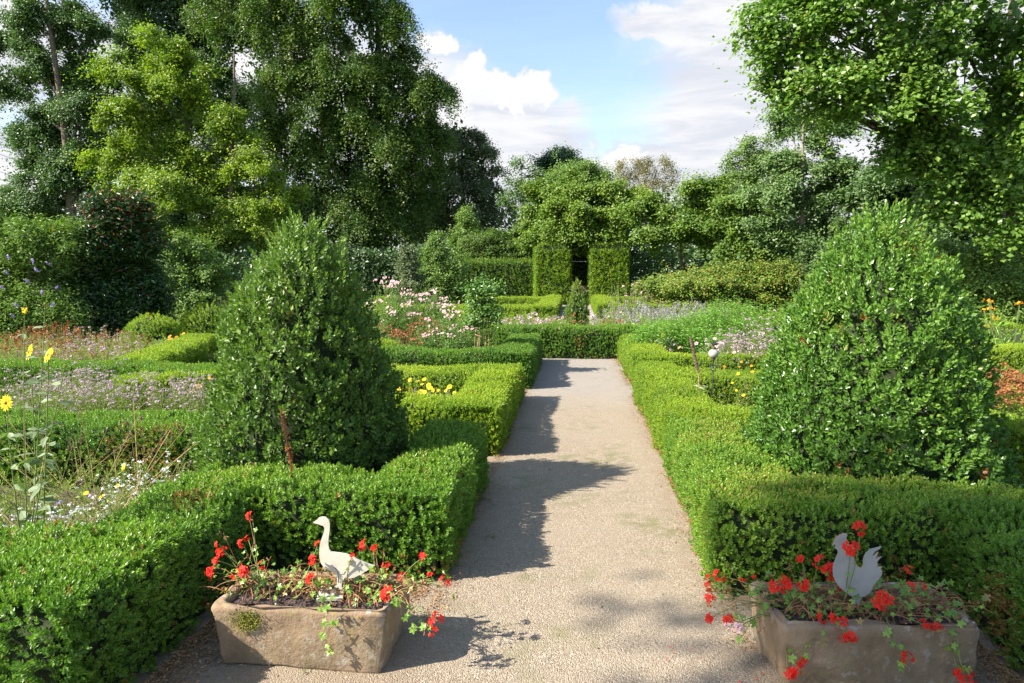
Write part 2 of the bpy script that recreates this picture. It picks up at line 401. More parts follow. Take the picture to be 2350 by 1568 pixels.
hedge('box_hedge', 'darker box hedge left of the path in front of the climbing rose on canes',
      [(-5.2, 9.80, -.64, 9.80, .55, .50), (-.93, 9.55, -.93, 12.6, .58, .495)], leaf=.024, yel=-.12)
hedge('box_hedge', 'tall box hedge across the far end of the gravel path',
      [(-2.4, 14.0, -.9, 13.25, .5, .58), (-1.0, 13.25, 1.15, 13.25, .5, .585), (1.05, 13.25, 2.6, 14.0, .5, .58)], leaf=.028, yel=-.02, dead=[(.1, 13., .3, .15, .5)])
hedge('box_hedge', 'green box hedge behind the rooster trough, turning along the path',
      [(.72, 3.72, 3.6, 3.72, .58, .46), (1.04, 3.5, 1.04, 5.5, .56, .455)], leaf=NL, mat='box', yel=.14, dead=[(1.5, 3.45, .05, .2, .5)])
hedge('box_hedge', 'near right box hedge coming forward beside the rooster trough',
      [(2.16, 2.1, 2.16, 3.55, .64, .465), (2.0, 2.45, 5.4, 2.45, .9, .47)], leaf=NL, yel=-.04, dead=[(1.83, 3.0, .15, .2, .8)])
hedge('box_hedge', 'bright yellow-green box hedge around the glass globe stake right of the path',
      [(.80, 5.95, 3.6, 5.95, .7, .44), (1.06, 5.65, 1.06, 9.2, .54, .445), (.80, 8.3, 4.6, 8.3, .7, .435)], leaf=.023, mat='box_bright', yel=-.04)
hedge('box_hedge', 'box hedge right of the path in front of the tall bright green phlox',
      [(.84, 9.95, 4.8, 9.95, .55, .46), (1.13, 9.5, 1.13, 12.9, .58, .455)], leaf=.024, mat='box_bright', yel=-.05)
hedge('box_hedge', 'box hedge crossing behind the wildflower corner on the left',
      [(-7.5, 5.1, -2.3, 5.1, .62, .46)], leaf=.02, yel=-.05, dead=[(-3.1, 4.9, .4, .12, .5), (-2.6, 4.8, .3, .12, .5), (-3.3, 4.75, .1, .4, .6)])
hedge('box_hedge', 'box hedge between the mauve oregano and the rust coloured patch on the left',
      [(-12, 8.3, -5.6, 8.3, .6, .45), (-5.8, 8.3, -3.3, 8.0, .6, .44)], leaf=.024)
hedge('box_hedge', 'box hedge running diagonally up to the two clipped box balls',
      [(-5.9, 8.5, -7.0, 12.2, .6, .46), (-7.2, 11.9, -5.0, 13.4, .6, .45)], leaf=.027, mat='box_bright')
hedge('box_hedge', 'curving low box hedge left behind the dark topiary cone',
      [(-5.2, 7.3, -3.4, 9.1, .6, .42), (-5.0, 10.4, -3.3, 11.8, .6, .42)], leaf=.025, mat='box_bright', yel=-.05)
hedge('box_hedge', 'box hedge with a dark shaded end right of the right topiary cone',
      [(3.3, 5.3, 8.0, 5.3, .8, .46)], leaf=.021, mat='box_bright')
hedge('box_hedge', 'box hedge behind the rust red sedum at the right edge',
      [(4.4, 11.0, 12, 11.0, .8, .5)], leaf=.026, mat='box_bright')
hedge('box_hedge', 'far box hedge left of the second path leading to the leafy arch',
      [(-1.05, 22.5, -1.05, 33, .7, .5), (-9, 30.5, -1.2, 30.5, .8, .5), (-6, 23.4, -1.2, 23.4, .7, .46)], leaf=.045, mat='box_bright', pairs=3)
hedge('box_hedge', 'far box hedge right of the second path leading to the leafy arch',
      [(1.15, 24.5, 1.15, 33, .7, .5), (1.2, 30.5, 9, 30.5, .8, .5), (1.3, 24.7, 4, 24.7, .8, .46)], leaf=.045, mat='box_bright', pairs=3)

# ------------------------------------------------------------------ clipped cones and balls
def shell_bush(name, label, cat, c, prof, leaf, dens, mat, yel=0., pairs=4, group=None, rag=.06, sq=1., trunk=True, top_spr=0):
    """prof(t) radius at height fraction t; c=(x,y), h"""
    x, y, h = c; rng = rng_for(name+label); root = empty(name, (x, y, 0), label, cat, group)
    tt_ = np.linspace(0, 1, 60); rr = np.array([prof(q) for q in tt_]); w_ = rr+.05; cdf = np.cumsum(w_); cdf /= cdf[-1]
    area = 2*math.pi*np.mean(rr)*h*1.15
    n = int(area*dens*3.6/(leaf*leaf*.42*.62*(2*pairs+2)))
    q = np.interp(rng.random(n), cdf, tt_); th = rng.uniform(0, 2*math.pi, n)
    r = np.interp(q, tt_, rr)
    N = np.stack([np.cos(th), np.sin(th), np.full(n, .0)], -1)
    dr = np.gradient(rr, tt_*h); N[:, 2] = np.interp(q, tt_, -dr); N = unit(N)
    P = np.stack([x+np.cos(th)*r, y+np.sin(th)*r*sq, q*h], -1)
    kp = nz(P, 11, 7)+.6*nz(P, 23, 3)+rng.random(n)*1.4 > .02; q, th, r, N, P = q[kp], th[kp], r[kp], N[kp], P[kp]; n = len(P)
    bulge = rag*(.6*nz(P, 3.2, 4)+.5*nz(P, 8, 1)+.25*nz(P, 17, 2))
    depth = rng.exponential(1, n)*leaf*1.3-.25*leaf
    P += N*(bulge-depth)[:, None]
    d = unit(N*.6+np.array((0, 0, .75))+rng.normal(size=(n, 3))*.45)
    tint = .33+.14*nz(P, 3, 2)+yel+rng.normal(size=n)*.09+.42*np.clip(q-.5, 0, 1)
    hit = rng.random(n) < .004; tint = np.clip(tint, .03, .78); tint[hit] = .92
    lm = MB()
    for j in range(5):
        tv, tf, t3 = sprig_t(rng, pairs, leaf=.52, w=.56)
        s = np.arange(n) % 5 == j
        scatter(lm, tv, tf, t3, P[s], frames(d[s], rng), leaf/.5*rng.uniform(.75, 1.2, s.sum()), tint[s])
    # long loose shoots standing off the surface
    m = int(top_spr)
    if m:
        qs = np.clip(rng.beta(3.2, 1.1, m), 0, .99); ths = rng.uniform(0, 2*math.pi, m); rs = np.interp(qs, tt_, rr)
        for i in range(m):
            base = np.array((x+math.cos(ths[i])*rs[i]*.9, y+math.sin(ths[i])*rs[i]*.9, qs[i]*h))
            L = rng.uniform(.05, .17); dirv_ = unit(np.array((math.cos(ths[i])*.45, math.sin(ths[i])*.45, 1.))+rng.normal(size=3)*.2)
            tv, tf, t3 = sprig_t(rng, int(4+L*30), leaf=leaf*1.05/(L+.06), w=.46, spread=.8)
            scatter(lm, tv, tf, t3, base[None], frames(dirv_[None], rng), L+.06, .55+yel)
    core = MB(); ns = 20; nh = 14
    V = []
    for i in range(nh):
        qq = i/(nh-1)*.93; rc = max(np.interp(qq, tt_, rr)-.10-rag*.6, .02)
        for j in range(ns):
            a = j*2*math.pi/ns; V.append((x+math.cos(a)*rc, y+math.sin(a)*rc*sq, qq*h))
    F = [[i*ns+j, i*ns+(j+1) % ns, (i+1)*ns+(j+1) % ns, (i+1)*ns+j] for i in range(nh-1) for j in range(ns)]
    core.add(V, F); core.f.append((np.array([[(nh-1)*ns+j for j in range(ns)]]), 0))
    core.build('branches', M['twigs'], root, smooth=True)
    lm.build('foliage', M[mat], root)
    return root
def cone_prof(R0):
    return lambda q: R0*(1-q**2.4)**.73*(1.0-.09*q)*(1.0 if q > .12 else (.92+.08*q/.12))
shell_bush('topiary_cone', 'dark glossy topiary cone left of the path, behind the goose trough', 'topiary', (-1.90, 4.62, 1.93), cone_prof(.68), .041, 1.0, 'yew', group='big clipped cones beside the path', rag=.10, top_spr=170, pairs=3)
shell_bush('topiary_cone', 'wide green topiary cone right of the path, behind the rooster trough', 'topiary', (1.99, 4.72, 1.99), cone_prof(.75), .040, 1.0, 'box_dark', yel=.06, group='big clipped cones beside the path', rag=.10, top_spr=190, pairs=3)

# ------------------------------------------------------------------ trees
M['lime'] = leaf_mat('lime_leaf', greens((.048, .098, .016), (.165, .195, .028), (.20, .15, .04)), .5, .3)
M['dark'] = leaf_mat('dark_leaf', greens((.05, .10, .034), (.11, .165, .05), (.14, .13, .04)), .45, .25)
M['yellowtree'] = leaf_mat('yellow_green_leaf', greens((.085, .150, .016), (.275, .31, .024), (.30, .24, .03)), .5, .38)
M['silver'] = leaf_mat('silver_lime_leaf', greens((.07, .10, .045), (.21, .23, .12), (.26, .26, .17)), .55, .2)
M['maple'] = leaf_mat('maple_leaf', greens((.066, .138, .024), (.20, .27, .06), (.30, .28, .04)), .38, .38)
M['hornbeam'] = leaf_mat('hornbeam_leaf', greens((.075, .14, .018), (.20, .25, .03), (.30, .22, .04)), .5, .32)
M['oak'] = leaf_mat('oak_leaf', greens((.06, .115, .035), (.13, .19, .055), (.18, .15, .05)), .5, .25)
M['birch'] = leaf_mat('birch_leaf', greens((.12, .11, .05), (.2, .17, .08), (.22, .13, .07)), .6, .3)
M['pine'] = leaf_mat('pine_needle', greens((.03, .07, .032), (.05, .10, .04), (.08, .08, .03)), .6, .1)
M['willow'] = leaf_mat('pale_shrub_leaf', greens((.10, .17, .04), (.20, .27, .065), (.25, .22, .08)), .5, .3)
M['red_shrub'] = leaf_mat('red_tipped_leaf', [(0, (.018, .045, .014)), (.4, (.032, .085, .018)), (.62, (.07, .14, .02)), (.75, (.14, .09, .03)), (.9, (.30, .055, .025)), (1, (.24, .03, .02))], .33, .2)
def tree(name, label, lobes, y, leaf, mat, cat='tree', clump=.6, flat=.55, droop=0., cover=3.2, sparse=1., trunk=None, bark='bark', tipyel=.15, tint0=.3, depthk=1., group=None, inner=1., clumpfill=24, trunk_r=.25, limbs=True, yj=.35, redtop=None, aspect=.62, ground=False, sub=0, camside=True, boughs=0, bdroop=.5):
    """lobes: (px, py, rx, ry) in picture units at distance y (optionally a 5th value: its own distance); world-sized ellipsoids with depth"""
    rng = rng_for(name+label)
    C = []; Rr = []
    for i, lb in enumerate(lobes):
        if y is None: C.append(np.array(lb[:3], float)); Rr.append((lb[3], lb[3]*depthk, lb[4])); continue
        yy = lb[4] if len(lb) > 4 else y+(rng.random()-.5)*yj*lb[2]*y/F_*2
        c = D(lb[0], lb[1], yy); rx = lb[2]*yy/F_; rz = lb[3]*yy/F_
        C.append(c); Rr.append((rx, rx*depthk, rz))
    C = np.array(C); Rr = np.array(Rr)
    if ground:
        add = [(i, z) for i in range(len(C)) for z in (Rr[i, 2]*.5, Rr[i, 2]*1.5) if z < C[i, 2]-Rr[i, 2]*.5]
        if add:
            C2 = np.array([(C[i, 0], C[i, 1]-.1, z) for i, z in add]); R2 = np.array([Rr[i] for i, z in add])
            C = np.concatenate([C, C2]); Rr = np.concatenate([Rr, R2])
    C0, R0 = C, Rr
    if sub:
        cc = []; r2 = []
        for i in range(len(C)):
            u = unit(rng.normal(size=(sub, 3))); u[:, 2] = np.where(u[:, 2] < -.4, -u[:, 2], u[:, 2])
            if camside: u[:, 1] = np.where(rng.random(sub) < .6, -np.abs(u[:, 1]), u[:, 1])
            q = rng.uniform(.26, .52, (sub, 1)); mr = (Rr[i].mean()+Rr[i])/2
            cc.append(C[i]+u*mr*(1.1-q*.9)); r2.append(mr*q*rng.uniform(.75, 1.2, (sub, 3)))
        C = np.concatenate(cc); Rr = np.concatenate(r2)
    if trunk is None:
        bx = C[:, 0].mean(); by = C[:, 1].mean()
    else:
        bx, by = trunk
    root = empty(name, (bx, by, 0), label, cat, group)
    lm = MB(); centres = []
    if boughs:
        for i in range(len(C)):
            u = unit(rng.normal(size=(boughs, 3))+np.array((0, 0, .35)))
            u[:, 1] = np.where(rng.random(boughs) < .55, -np.abs(u[:, 1]), u[:, 1])
            for j in range(boughs):
                L = rng.uniform(.75, 1.2); h_ = np.array((u[j, 0], u[j, 1], 0)); h_ = h_/(np.linalg.norm(h_)+1e-6); sd = np.array((-h_[1], h_[0], 0))
                ext = float(np.linalg.norm(u[j]*Rr[i]))*L; m = max(3, int(ext/clump*2.6*sparse))
                q = rng.uniform(.30, 1., m)**.8; lat = rng.normal(size=m)*.20*ext*(1.15-q*.8)
                p = C[i]+u[j]*Rr[i]*L*q[:, None]+sd*lat[:, None]; p[:, 2] += ext*(.12-bdroop*.55*q**2.2)-np.abs(lat)*.25
                tg = unit(u[j]*Rr[i]*L+np.stack([0*q, 0*q, -bdroop*1.2*ext*q], -1)+sd*(lat*.9)[:, None])
                keep = p[:, 2] > .25; centres.append(np.concatenate([p[keep], tg[keep]], 1))
    for i in range(0 if boughs else len(C)):
        A = 4*math.pi*(Rr[i, 0]*Rr[i, 2]*.5+Rr[i, 0]*Rr[i, 1]*.5)
        nc = int(A/(clump*clump*1.6)*sparse)+3
        u = unit(rng.normal(size=(nc, 3))); u[:, 2] = np.where(u[:, 2] < -.35, -u[:, 2]*.6, u[:, 2]); u = unit(u)
        p = C[i]+u*Rr[i]*rng.uniform(.5, .98, nc)[:, None]
        keep = np.ones(nc, bool)
        for j in range(len(C)):
            if j != i:
                keep &= (((p-C[j])/Rr[j])**2).sum(1) > .38
        keep &= p[:, 2] > .25
        centres.append(np.concatenate([p[keep], u[keep]], 1))
    centres = np.concatenate(centres)
    cn = len(centres); per = int(clump*clump*2.6*cover/(leaf*leaf*aspect*.5)/1.6)
    per = max(6, min(per, 400))
    n = cn*per
    ci = np.repeat(np.arange(cn), per); cs = rng.uniform(.6, 1.35, cn)[ci]*clump
    u = centres[ci, 3:]
    ntw = 6; up = .12 if not droop else -.1
    td = unit(centres[:, None, 3:]*(1.25 if boughs else .75)+rng.normal(size=(cn, ntw, 3))*np.array((.75, .75, .75*flat+.1))+np.array((0, 0, up)))
    tl = rng.uniform(.5, 1.55, (cn, ntw))*(1+(rng.random((cn, ntw)) < .09)*rng.uniform(.4, 1.3, (cn, ntw)))
    tw = rng.integers(0, ntw, n); tq = rng.random(n)**.75
    Lq = tl[ci, tw]*cs*tq
    off = td[ci, tw]*Lq[:, None]+rng.normal(size=(n, 3))*(leaf*.75+clump*.07)
    off[:, 2] -= (droop*.55+.12)*Lq*tq
    P = centres[ci, :3]+off
    nr = unit(np.array((-.12, -.12, .8))+u*.3+rng.normal(size=(n, 3))*.42)
    zr = (P[:, 2]-P[:, 2].min())/max(np.ptp(P[:, 2]), .1)
    ct = rng.normal(size=cn)*.09
    tint = tint0+ct[ci]+rng.normal(size=n)*.09+tipyel*np.clip(tq-.25, 0, 1)*1.1+.08*nz(P, .5, 3)
    tint = np.clip(tint, .02, .8)
    hit = rng.random(n) < .006; tint[hit] = .93
    if redtop is not None:
        hit = (rng.random(n) < redtop[0]*np.clip((zr-redtop[1])/.25, 0, 1)); tint[hit] = rng.uniform(.8, 1, hit.sum())
    tv, tf, tt = leaf_t(aspect, .08, .1)
    scatter(lm, tv, tf, tt, P, leaf_frames(nr, rng), leaf*rng.uniform(.7, 1.3, n), tint)
    # larger leaves in a darker tint, added deep in the crown to block light
    C, Rr = C0, R0
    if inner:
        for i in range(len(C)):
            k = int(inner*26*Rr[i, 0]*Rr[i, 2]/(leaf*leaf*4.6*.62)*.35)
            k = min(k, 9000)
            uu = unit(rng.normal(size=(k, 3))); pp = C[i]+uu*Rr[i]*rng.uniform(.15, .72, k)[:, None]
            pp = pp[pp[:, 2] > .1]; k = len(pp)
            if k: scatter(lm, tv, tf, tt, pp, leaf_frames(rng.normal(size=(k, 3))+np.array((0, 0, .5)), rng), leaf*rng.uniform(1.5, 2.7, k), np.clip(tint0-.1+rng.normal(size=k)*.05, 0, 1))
    top = C[:, 2].max()
    tm = MB(); h0 = (C[:, 2]-Rr[:, 2]*.2).min()
    bend = rng.uniform(-.02, .02, 2)*top
    def tp(z):
        q = z/top; return np.array((bx+bend[0]*math.sin(q*5), by+bend[1]*math.sin(q*4), z))
    zs = np.linspace(-.2, top, 14)
    tube(tm, [tp(z) for z in zs], [trunk_r*(1.35 if k == 0 else 1)*(1-.85*k/13) for k in range(14)], seg=9, cap=False)
    if limbs:
        for i in range(len(C)):
            z0 = max(.15*top, min(C[i, 2]-Rr[i, 2]*.4, C[i, 2]*.75)); a = tp(z0); b = C[i]
            mid = (a+b)/2+np.array((0, 0, -.06*np.linalg.norm(b-a)))
            pts = bez(a, mid, b, 7); rr = trunk_r*(1-z0/top*.8)*.42
            tube(tm, pts, rr, rr*.3, seg=6, cap=False)
            own = centres[(((centres[:, :3]-C[i])/Rr[i])**2).sum(1) < 1.3]
            if len(own):
                for e in own[rng.choice(len(own), min(len(own), 9), replace=False)]:
                    tube(tm, bez(pts[rng.integers(3, 6)], (b+e[:3])/2, e[:3], 5), rr*.3, rr*.08, seg=5, cap=False)
    tm.build('trunk', M[bark], root, smooth=True)
    lm.build('crown', M[mat], root)
    return root

tree('lime_tree', 'huge dark lime tree with drooping sprays, right part of the tall group on the left',
     [(560, 10, 120, 110), (700, 60, 140, 130), (840, 20, 110, 120), (640, 190, 120, 110), (790, 200, 140, 120), (900, 150, 90, 110), (970, 215, 72, 75),
      (700, 340, 150, 110), (860, 330, 140, 110), (960, 310, 70, 80), (930, 420, 70, 90), (780, 460, 160, 90), (880, 500, 90, 90), (640, 520, 120, 80), (780, 590, 170, 60), (700, -150, 160, 120)],
     52, .17, 'lime', clump=1.0, droop=1.2, tipyel=.34, tint0=.22, boughs=9, bdroop=1.0, group='tall park trees', trunk=(-15.5, 54), trunk_r=.6, bark='bark', cover=2.0, sparse=.8, inner=.9)
tree('beech_tree', 'tall dark tree seen high up between the huge lime and the far left tree',
     [(300, -20, 120, 100), (430, 30, 110, 100), (480, 140, 80, 100), (380, 110, 100, 80), (520, 260, 90, 100), (330, -160, 180, 120), (400, 250, 100, 100), (330, 350, 90, 90), (450, 400, 100, 100), (540, 460, 100, 90), (400, 520, 110, 70), (530, 60, 80, 100)],
     62, .2, 'dark', clump=1.1, boughs=7, sparse=.9, inner=1.6, tipyel=.12, tint0=.22, group='tall park trees', trunk_r=.5, cover=2.3)
tree('ash_tree', 'bluish dark tree with bare grey trunk at the far left',
     [(50, 90, 62, 60), (20, 190, 45, 60), (120, 40, 80, 70), (130, 200, 72, 80), (200, 110, 70, 90), (150, 330, 75, 80), (110, 400, 65, 70), (190, 430, 80, 80), (120, 500, 90, 60), (250, 240, 60, 90), (60, 470, 50, 50), (160, -80, 150, 90), (190, 250, 70, 80), (100, 300, 60, 60), (220, 400, 70, 70)],
     44, .16, 'dark', clump=.75, boughs=8, bdroop=.6, tipyel=.22, tint0=.3, group='tall park trees', trunk=tuple(D(150, 500, 42.5)[:2]), trunk_r=.40, bark='bark', sparse=1.1, inner=.6, cover=2.0)
tree('field_maple', 'yellow-green spreading tree standing in front of the tall dark trees on the left',
     [(380, 120, 70, 50), (300, 170, 60, 50), (440, 190, 80, 60), (350, 230, 90, 60), (290, 290, 80, 50), (430, 290, 100, 60), (540, 300, 85, 40), (260, 370, 60, 45), (370, 360, 110, 60),
      (500, 380, 110, 50), (610, 400, 80, 45), (660, 470, 60, 30), (560, 470, 110, 50), (430, 450, 130, 60), (340, 440, 80, 50), (450, 540, 120, 50), (560, 540, 80, 40)],
     31, .12, 'yellowtree', clump=.45, flat=.8, boughs=8, bdroop=.35, tipyel=.42, tint0=.28, trunk=tuple(D(545, 560, 31)[:2]), trunk_r=.22, sparse=.85, cover=1.9, inner=.35)
tree('silver_lime', 'silvery grey-green lime tree right behind the huge dark one',
     [(1045, 320, 55, 55), (1090, 360, 50, 65), (1110, 430, 55, 65), (1040, 420, 70, 80), (1000, 500, 70, 80), (1090, 520, 80, 80), (1000, 590, 80, 50), (1130, 590, 60, 50)],
     58, .18, 'silver', clump=.8, boughs=8, bdroop=.8, tipyel=.4, tint0=.22, droop=.8, group='tall park trees', trunk_r=.4, cover=2.0, sparse=.65)
tree('young_tree', 'small thin tree with open twiggy top against the clouds left of the arch',
     [(1195, 383, 22, 14), (1225, 405, 28, 14), (1180, 425, 20, 12), (1215, 440, 40, 22), (1180, 470, 40, 30)], 46, .16, 'oak', clump=.4, sparse=.55, inner=.1, cover=1.2, trunk_r=.08)
tree('pine_tree', 'dark blue-green pine top showing above the hornbeams', [(1287, 362, 20, 12), (1280, 378, 38, 12), (1292, 395, 44, 14), (1330, 398, 40, 14), (1310, 430, 60, 25)],
     64, .2, 'pine', clump=.7, flat=.4, sparse=1.2, trunk_r=.2)
tree('yew_tree', 'bright green rounded tree in front of the pine top', [(1330, 418, 55, 26), (1290, 440, 60, 30), (1365, 440, 40, 30)], 50, .14, 'willow', clump=.7, flat=.35, trunk_r=.2)
tree('birch_tree', 'weeping brownish birch behind the hornbeams right of the arch',
     [(1450, 378, 34, 22), (1505, 375, 34, 22), (1480, 400, 44, 30), (1525, 400, 22, 35), (1440, 410, 22, 30), (1500, 430, 40, 25)], 60, .14, 'birch', clump=.75, droop=2.6, sparse=.5, inner=.0, cover=.9, tint0=.45, trunk_r=.14)
tree('hornbeam_tree', 'hornbeam with spreading crown growing over the leafy arch',
     [(1235, 470, 45, 40), (1290, 450, 70, 40), (1350, 470, 60, 45), (1400, 455, 55, 35), (1250, 520, 50, 42), (1310, 525, 60, 36), (1380, 530, 70, 42), (1440, 490, 50, 45), (1330, 550, 60, 20), (1250, 540, 44, 18, 36.2), (1325, 540, 46, 16, 36.2), (1390, 540, 50, 18, 36.2), (1280, 500, 50, 30, 36), (1350, 500, 60, 30, 36), (1410, 500, 50, 30, 36)],
     38.2, .13, 'hornbeam', clump=.4, boughs=8, bdroop=.3, tipyel=.3, tint0=.3, yj=.1, depthk=.9, trunk=(1.6, 37.5), trunk_r=.12, group='hornbeams by the arch')
tree('hornbeam_tree', 'dark spreading hornbeam just right of the arch with deep shade below',
     [(1490, 490, 50, 30), (1540, 505, 60, 30), (1600, 470, 60, 35), (1500, 535, 60, 28), (1580, 540, 70, 32), (1640, 520, 60, 36), (1620, 440, 40, 22)],
     33, .13, 'hornbeam', clump=.4, boughs=8, bdroop=.2, tipyel=.22, tint0=.2, trunk=tuple(D(1560, 640, 34)[:2]), trunk_r=.13, group='hornbeams by the arch', flat=.35)
tree('hornbeam_tree', 'dark hornbeam farthest right of the arch, beside the tree with the bare trunk',
     [(1690, 480, 60, 34), (1740, 520, 70, 40), (1680, 545, 60, 36), (1760, 570, 60, 34)],
     31, .13, 'hornbeam', clump=.4, boughs=8, bdroop=.2, tipyel=.2, tint0=.2, trunk_r=.12, group='hornbeams by the arch', flat=.35)
tree('rowan_tree', 'light twiggy tree with upright open branches against the cloud on the right',
     [(1690, 375, 26, 26), (1720, 345, 20, 30), (1740, 385, 40, 34), (1765, 345, 14, 40), (1700, 420, 44, 30), (1760, 430, 50, 40), (1680, 450, 40, 26)],
     38, .12, 'willow', clump=.38, sparse=.75, inner=.15, cover=1.5, tint0=.25, trunk_r=.12)
tree('oak_tree', 'grey-green tree with a bare upright trunk right of the arch',
     [(1850, 255, 60, 36), (1815, 290, 40, 36), (1890, 310, 60, 40), (1800, 380, 60, 40), (1880, 395, 70, 44), (1790, 450, 70, 40), (1880, 470, 80, 46), (1780, 520, 70, 40), (1900, 540, 80, 40), (1940, 430, 50, 60)],
     28, .11, 'oak', clump=.36, boughs=7, tipyel=.25, tint0=.35, trunk=tuple(D(1838, 540, 27.2)[:2]), trunk_r=.13, bark='bark_pale', sparse=.95, inner=.4, cover=2.2)
tree('maple_tree', 'big bright green maple overhanging the right side',
     [(1850, 40, 90, 80), (1800, 130, 60, 60), (1790, 195, 45, 36), (1880, 180, 80, 60), (1990, 60, 120, 90), (2010, 190, 110, 70), (1930, 255, 70, 36), (2120, 130, 110, 90), (2120, 250, 90, 60), (2180, 40, 120, 90),
      (2280, 130, 100, 100), (2110, 320, 60, 60), (2190, 340, 90, 80), (2270, 270, 90, 80), (2320, 400, 70, 80), (2150, 410, 60, 50), (2060, 280, 50, 40), (2080, -90, 250, 90), (2420, 50, 120, 200), (1760, 60, 50, 60), (2230, 430, 80, 50), (2340, 300, 80, 110), (1850, 110, 90, 90), (2080, 380, 60, 50), (2170, 470, 70, 40), (2290, 510, 80, 40)],
     15.5, .102, 'maple', clump=.36, flat=.5, boughs=8, bdroop=.5, tipyel=.28, tint0=.34, trunk=tuple(D(2300, 520, 17.5)[:2]), trunk_r=.26, cover=1.15, sparse=.9, inner=.45, yj=.9, aspect=.85)
tree('dark_tree', 'shaded tree filling the dark space below the maple on the right',
     [(1990, 470, 70, 60), (2080, 440, 90, 60), (2180, 480, 100, 70), (2290, 480, 90, 80), (2360, 400, 70, 120), (2240, 380, 90, 80), (2060, 380, 60, 60), (2100, 540, 100, 40), (2250, 560, 100, 40)],
     25, .13, 'oak', clump=.5, boughs=6, ground=True, tint0=.16, tipyel=.1, trunk_r=.2)
tree('olive_tree', 'distant olive green trees at the far left edge', [(30, 470, 50, 40), (-20, 500, 60, 60), (60, 520, 60, 50), (20, 560, 90, 50)], 62, .2, 'oak', clump=1.0, ground=True, tint0=.4, tipyel=.2, trunk_r=.3)

# ------------------------------------------------------------------ shrubs
SH = dict(cat='shrub', limbs=True, ground=True)
tree('photinia_shrub', 'large dark glossy shrub with red tips on top, left of the yellow-green tree', [(280, 500, 70, 50), (250, 560, 80, 60), (320, 570, 60, 60), (270, 650, 100, 70), (220, 690, 60, 50), (330, 680, 44, 56)],
     15.5, .105, 'red_shrub', clump=.26, tint0=.28, tipyel=.22, trunk_r=.07, redtop=(.13, .55), aspect=.42, cover=2.2, **SH)
tree('buddleja_bush', 'pale green butterfly bush with lilac flower spikes at the left edge', [(40, 640, 80, 70), (110, 600, 70, 60), (-10, 690, 70, 50), (100, 690, 50, 50), (150, 560, 50, 40), (60, 560, 70, 40)],
     14.5, .085, 'willow', clump=.26, tint0=.3, tipyel=.2, trunk_r=.05, aspect=.32, cover=2.0, **SH)
tree('hazel_bush', 'mid green leafy bush between the glossy shrub and the dark cone', [(425, 590, 44, 44), (410, 650, 44, 50), (470, 650, 44, 50)],
     23, .085, 'willow', clump=.32, tint0=.2, tipyel=.2, trunk_r=.05, **SH)
tree('grey_willow', 'thin grey-green upright shrub under the lime tree', [(940, 590, 14, 28), (935, 630, 22, 34), (948, 655, 26, 20)], 25, .07, 'silver', clump=.2, tint0=.3, sparse=.8, trunk_r=.04, **SH)
tree('elder_bush', 'light green shrub beside the thin grey-green one', [(1005, 600, 26, 34), (1030, 625, 30, 30), (985, 640, 26, 26), (1000, 560, 12, 14)], 28, .08, 'willow', clump=.28, tint0=.25, trunk_r=.04, **SH)
tree('small_maple', 'narrow bright green young tree under the silvery lime tree', [(1068, 520, 18, 34), (1065, 560, 26, 36), (1080, 600, 34, 30)], 42, .12, 'willow', clump=.35, tint0=.35, trunk_r=.06, ground=True)
tree('juniper_bush', 'broad dark olive bush left of the arch', [(1130, 575, 60, 46), (1180, 600, 50, 46), (1110, 630, 60, 40), (1170, 640, 60, 36), (1200, 560, 30, 40)], 41, .10, 'hornbeam', clump=.4, tint0=.08, tipyel=.1, trunk_r=.06, **SH)
tree('rose_hedge', 'loose yellowish hedge with rusty seed heads behind the right hand beds', [(1570, 650, 40, 14), (1630, 645, 50, 18), (1710, 640, 50, 24), (1780, 640, 50, 28), (1530, 662, 60, 12), (1620, 660, 100, 14), (1740, 655, 80, 20)],
     25.5, .08, 'hornbeam', clump=.3, tint0=.30, tipyel=.2, trunk_r=.03, redtop=(.22, -.3), **SH)
tree('laurel_shrub', 'yellow-green shrubs at the right edge behind the right cone', [(2180, 610, 50, 44), (2250, 620, 60, 44), (2330, 600, 60, 54), (2400, 620, 60, 60), (2280, 660, 90, 30)],
     17, .075, 'willow', clump=.26, tint0=.45, tipyel=.2, trunk_r=.04, **SH)
tree('holly_bush', 'dark holly like bush at the foot of the dark trees on the right', [(2040, 560, 60, 40), (2120, 590, 50, 36), (1960, 590, 50, 40), (1900, 600, 50, 40)], 22, .09, 'oak', clump=.35, tint0=.15, trunk_r=.05, **SH)


# the tree whose crown dapples the forecourt: it stands outside the picture, behind the camera on the left
tree('plane_tree', 'tree standing behind the viewer whose crown dapples the forecourt', [(-8.25, -2.8, 9.6, 1.6560000000000001, 1.14), (-6.65, -2.4, 8.6, 1.288, 0.95), (-9.55, -3.4, 10.6, 1.4720000000000002, 1.14), (-7.95, -5.0, 9.6, 1.6560000000000001, 1.2349999999999999), (-6.55, -4.3, 8.0, 1.3800000000000001, 0.95), (-5.25, -2.4, 7.6, 1.104, 0.76), (-10.95, -5.4, 10, 1.6560000000000001, 1.2349999999999999), (-7.25, -2.3, 9.4, 0.92, 0.76)],
     None, .15, 'maple', clump=.42, cover=1.5, sparse=.62, inner=.3, trunk=(-9.6, -5.6), trunk_r=.25, limbs=True)
